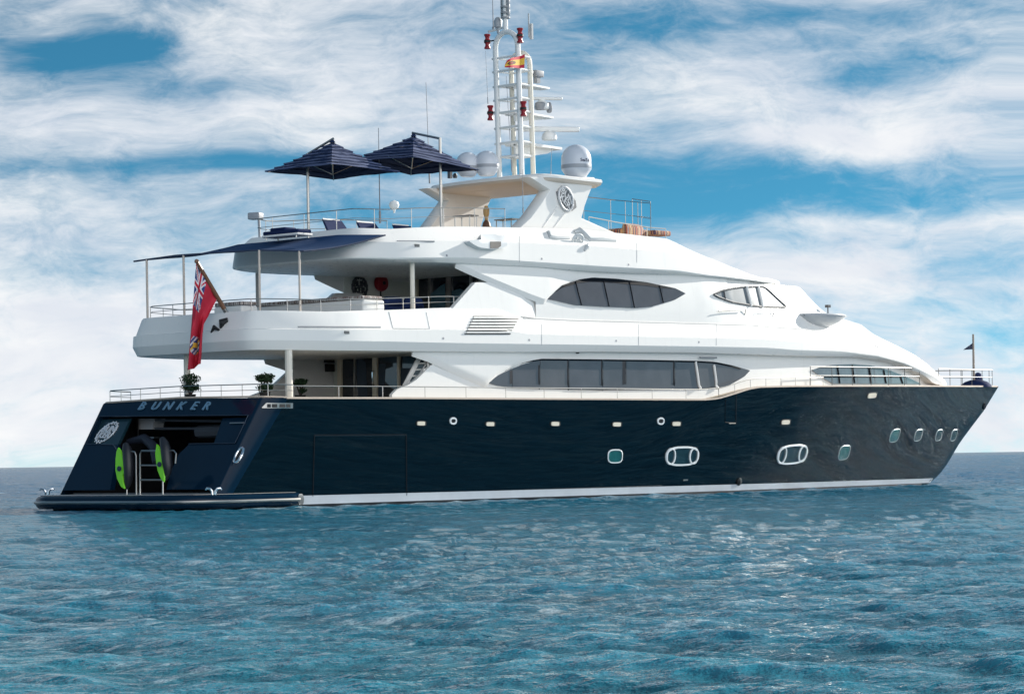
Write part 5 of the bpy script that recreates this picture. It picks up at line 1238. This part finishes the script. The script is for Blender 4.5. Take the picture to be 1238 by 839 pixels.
toy([(198, 529.5), (201, 536), (203, 545), (204, 554), (205, 563), (205, 572), (203, 580)], 'lime green and black water toy standing right of the steel boarding ladder',
    [(193.5, 537), (196, 540), (198.5, 547), (200, 557), (201.3, 567), (202.5, 576), (202, 582.5), (199, 579), (195, 569), (193, 558), (192, 548)], 0)

# ---- flags
FR = mat('flag_red', (.52, .014, .04), .7, 0, .1, 0, 5); FB = mat('flag_blue', (.02, .05, .20), .7, 0, .1); FW = mat('flag_white', (.72, .68, .70), .7, 0, .05); FY = mat('flag_yellow', (.78, .46, .05), .7, 0, .06)
def pl(tab, f_):
    n_ = len(tab) - 1; i_ = min(n_ - 1, int(f_ * n_)); q_ = f_ * n_ - i_; return tuple(a_ + (b_ - a_) * q_ for a_, b_ in zip(tab[i_], tab[i_ + 1]))
YF = A1.y
topE = [(237, 319), (235.5, 335), (234, 352), (232, 375), (230, 400), (228, 425), (226.5, 449)]
botE = [(262, 362), (257.5, 371), (252, 383), (247, 392), (245.5, 405), (244.5, 425), (243, 440)]
fl = MB(); NS, NTF = 56, 90; rows_ = []
for i in range(NTF + 1):
    t_ = i / NTF; a_, b2 = pl(topE, t_), pl(botE, t_); row = []
    for k in range(NS + 1):
        s_ = k / NS; u = a_[0] + (b2[0] - a_[0]) * s_; v = a_[1] + (b2[1] - a_[1]) * s_
        p = onY(u, v, YF) ; fold = math.sin(s_ * 9 + t_ * 3.5) * (.08 + .2 * t_) + .09 * math.sin(s_ * 17 - t_ * 5) * t_
        row.append(p + dv * fold)
    rows_.append(row)
fl.v = [tuple(p) for r_ in rows_ for p in r_]
def union(x_, y_):      # x 0..1 along the fly, y 0..1 down the hoist
    dx_, dy_ = abs(x_ - .5), abs(y_ - .5)
    if dx_ < .055 or dy_ < .10: return 0
    if dx_ < .10 or dy_ < .17: return 2
    d1 = min(abs((x_ - .5) - (y_ - .5)), abs((x_ - .5) + (y_ - .5)))
    return 0 if d1 < .045 else 2 if d1 < .13 else 1
for i in range(NTF):
    for k in range(NS):
        t_, s_ = (i + .5) / NTF, (k + .5) / NS; c_ = 0
        if t_ < .44 and s_ < .52: c_ = union(t_ / .44, s_ / .52)
        else:
            ex_, ey_ = (t_ - .78) / .085, (s_ - .45) / .30; d_ = ex_ * ex_ + ey_ * ey_
            if d_ < 1: c_ = [2, 1, 3, 2, 1][int((ex_ * 2.3 + ey_ * 1.7 + 5) * 1.6) % 5] if d_ > .25 else (3 if abs(ex_) < .3 else 1)
        b_ = i * (NS + 1) + k; fl.f.append((b_, b_ + 1, b_ + NS + 2, b_ + NS + 1)); fl.mi.append(c_)
fo = fl.build('red_ensign', [FR, FB, FW, FY], None, 0, False); tag(fo, 'red ensign with union canton and crest hanging limp from the wooden stern staff', 'flag')
fl = MB(); rows_ = []; FX = [(608.5, 69), (634, 66)]; 
TE = [(634.5, 66), (627, 68.5), (619, 70.5), (613, 73.5), (610.5, 78)]; BE = [(634, 82.5), (627, 82.6), (620, 82.3), (614, 82.2), (610, 81.5)]
for i in range(31):
    t_ = i / 30; a_, b2 = pl(TE, t_), pl(BE, t_); rows_.append([onY(a_[0] + (b2[0] - a_[0]) * k / 20, a_[1] + (b2[1] - a_[1]) * k / 20, -1.0) + dv * .06 * math.sin(t_ * 8) for k in range(21)])
fl.v = [tuple(p) for r_ in rows_ for p in r_]
for i in range(30):
    for k in range(20):
        t_, s_ = (i + .5) / 30, (k + .5) / 20; c_ = 1 if .25 < s_ < .75 else 0
        ex_, ey_ = (t_ - .56) / .2, (s_ - .5) / .2; d_ = ex_ ** 2 + ey_ ** 2
        if d_ < 1: c_ = 2 if (int(ex_ * 4 + 9) + int(ey_ * 3 + 9)) % 2 else (0 if d_ < .3 else 2)
        b_ = i * 21 + k; fl.f.append((b_, b_ + 1, b_ + 22, b_ + 21)); fl.mi.append(c_)
fo = fl.build('courtesy_flag', [FR, FY, mat('flag_crest_brown', (.10, .05, .02), .7)], None, 0, False); tag(fo, 'small red and yellow striped flag with crest flying on the radar mast', 'flag')
PV = 0.; fl = MB(); P3 = [onY(u, v, 0) for u, v in ((1175.6, 415), (1164.5, 423), (1175.6, 422.3))]; fl.prism(P3, (.01, .015, 0))
pg = fl.build('bow_pennant', mat('pennant_navy', (.03, .04, .08), .7), None, 0); tag(pg, 'small dark triangular pennant on the staff at the bow', 'pennant')
# covered gear at the bow
c_ = onY(1180, 463, 0); base = Vector((c_.x, 0, zsheer(c_.x) - .02)); t = thing('covered_windlass', base, 'deck gear under a navy blue cover beside the bow staff', 'covered gear')
b_ = MB(); q0 = onY(1163.5, 466, 0); q1 = onY(1190, 466, 0); zt2_ = onY(1180, 459.5, 0).z - base.z
b_.lathe(base, [(.78, -.02), (.74, zt2_ * .3), (.55, zt2_ * .75), (.28, zt2_ * 1.0), (.02, zt2_ * 1.06)], 18); b_.build('low_cover', CUSH, t, 50)
q2 = onY(1182.5, 458, 0); b_ = MB(); b_.lathe(Vector((q2.x, 0, q2.z)), [(.26, -.25), (.24, .0), (.2, .14), (.14, .17)], 14); b_.lathe(Vector((q2.x, 0, q2.z + .2)), [(.15, -.05), (.17, .02), (.1, .1), (.02, .12)], 14); b_.build('upright_cover', mat('cover_blue', (.02, .035, .12), .7), t, 50)
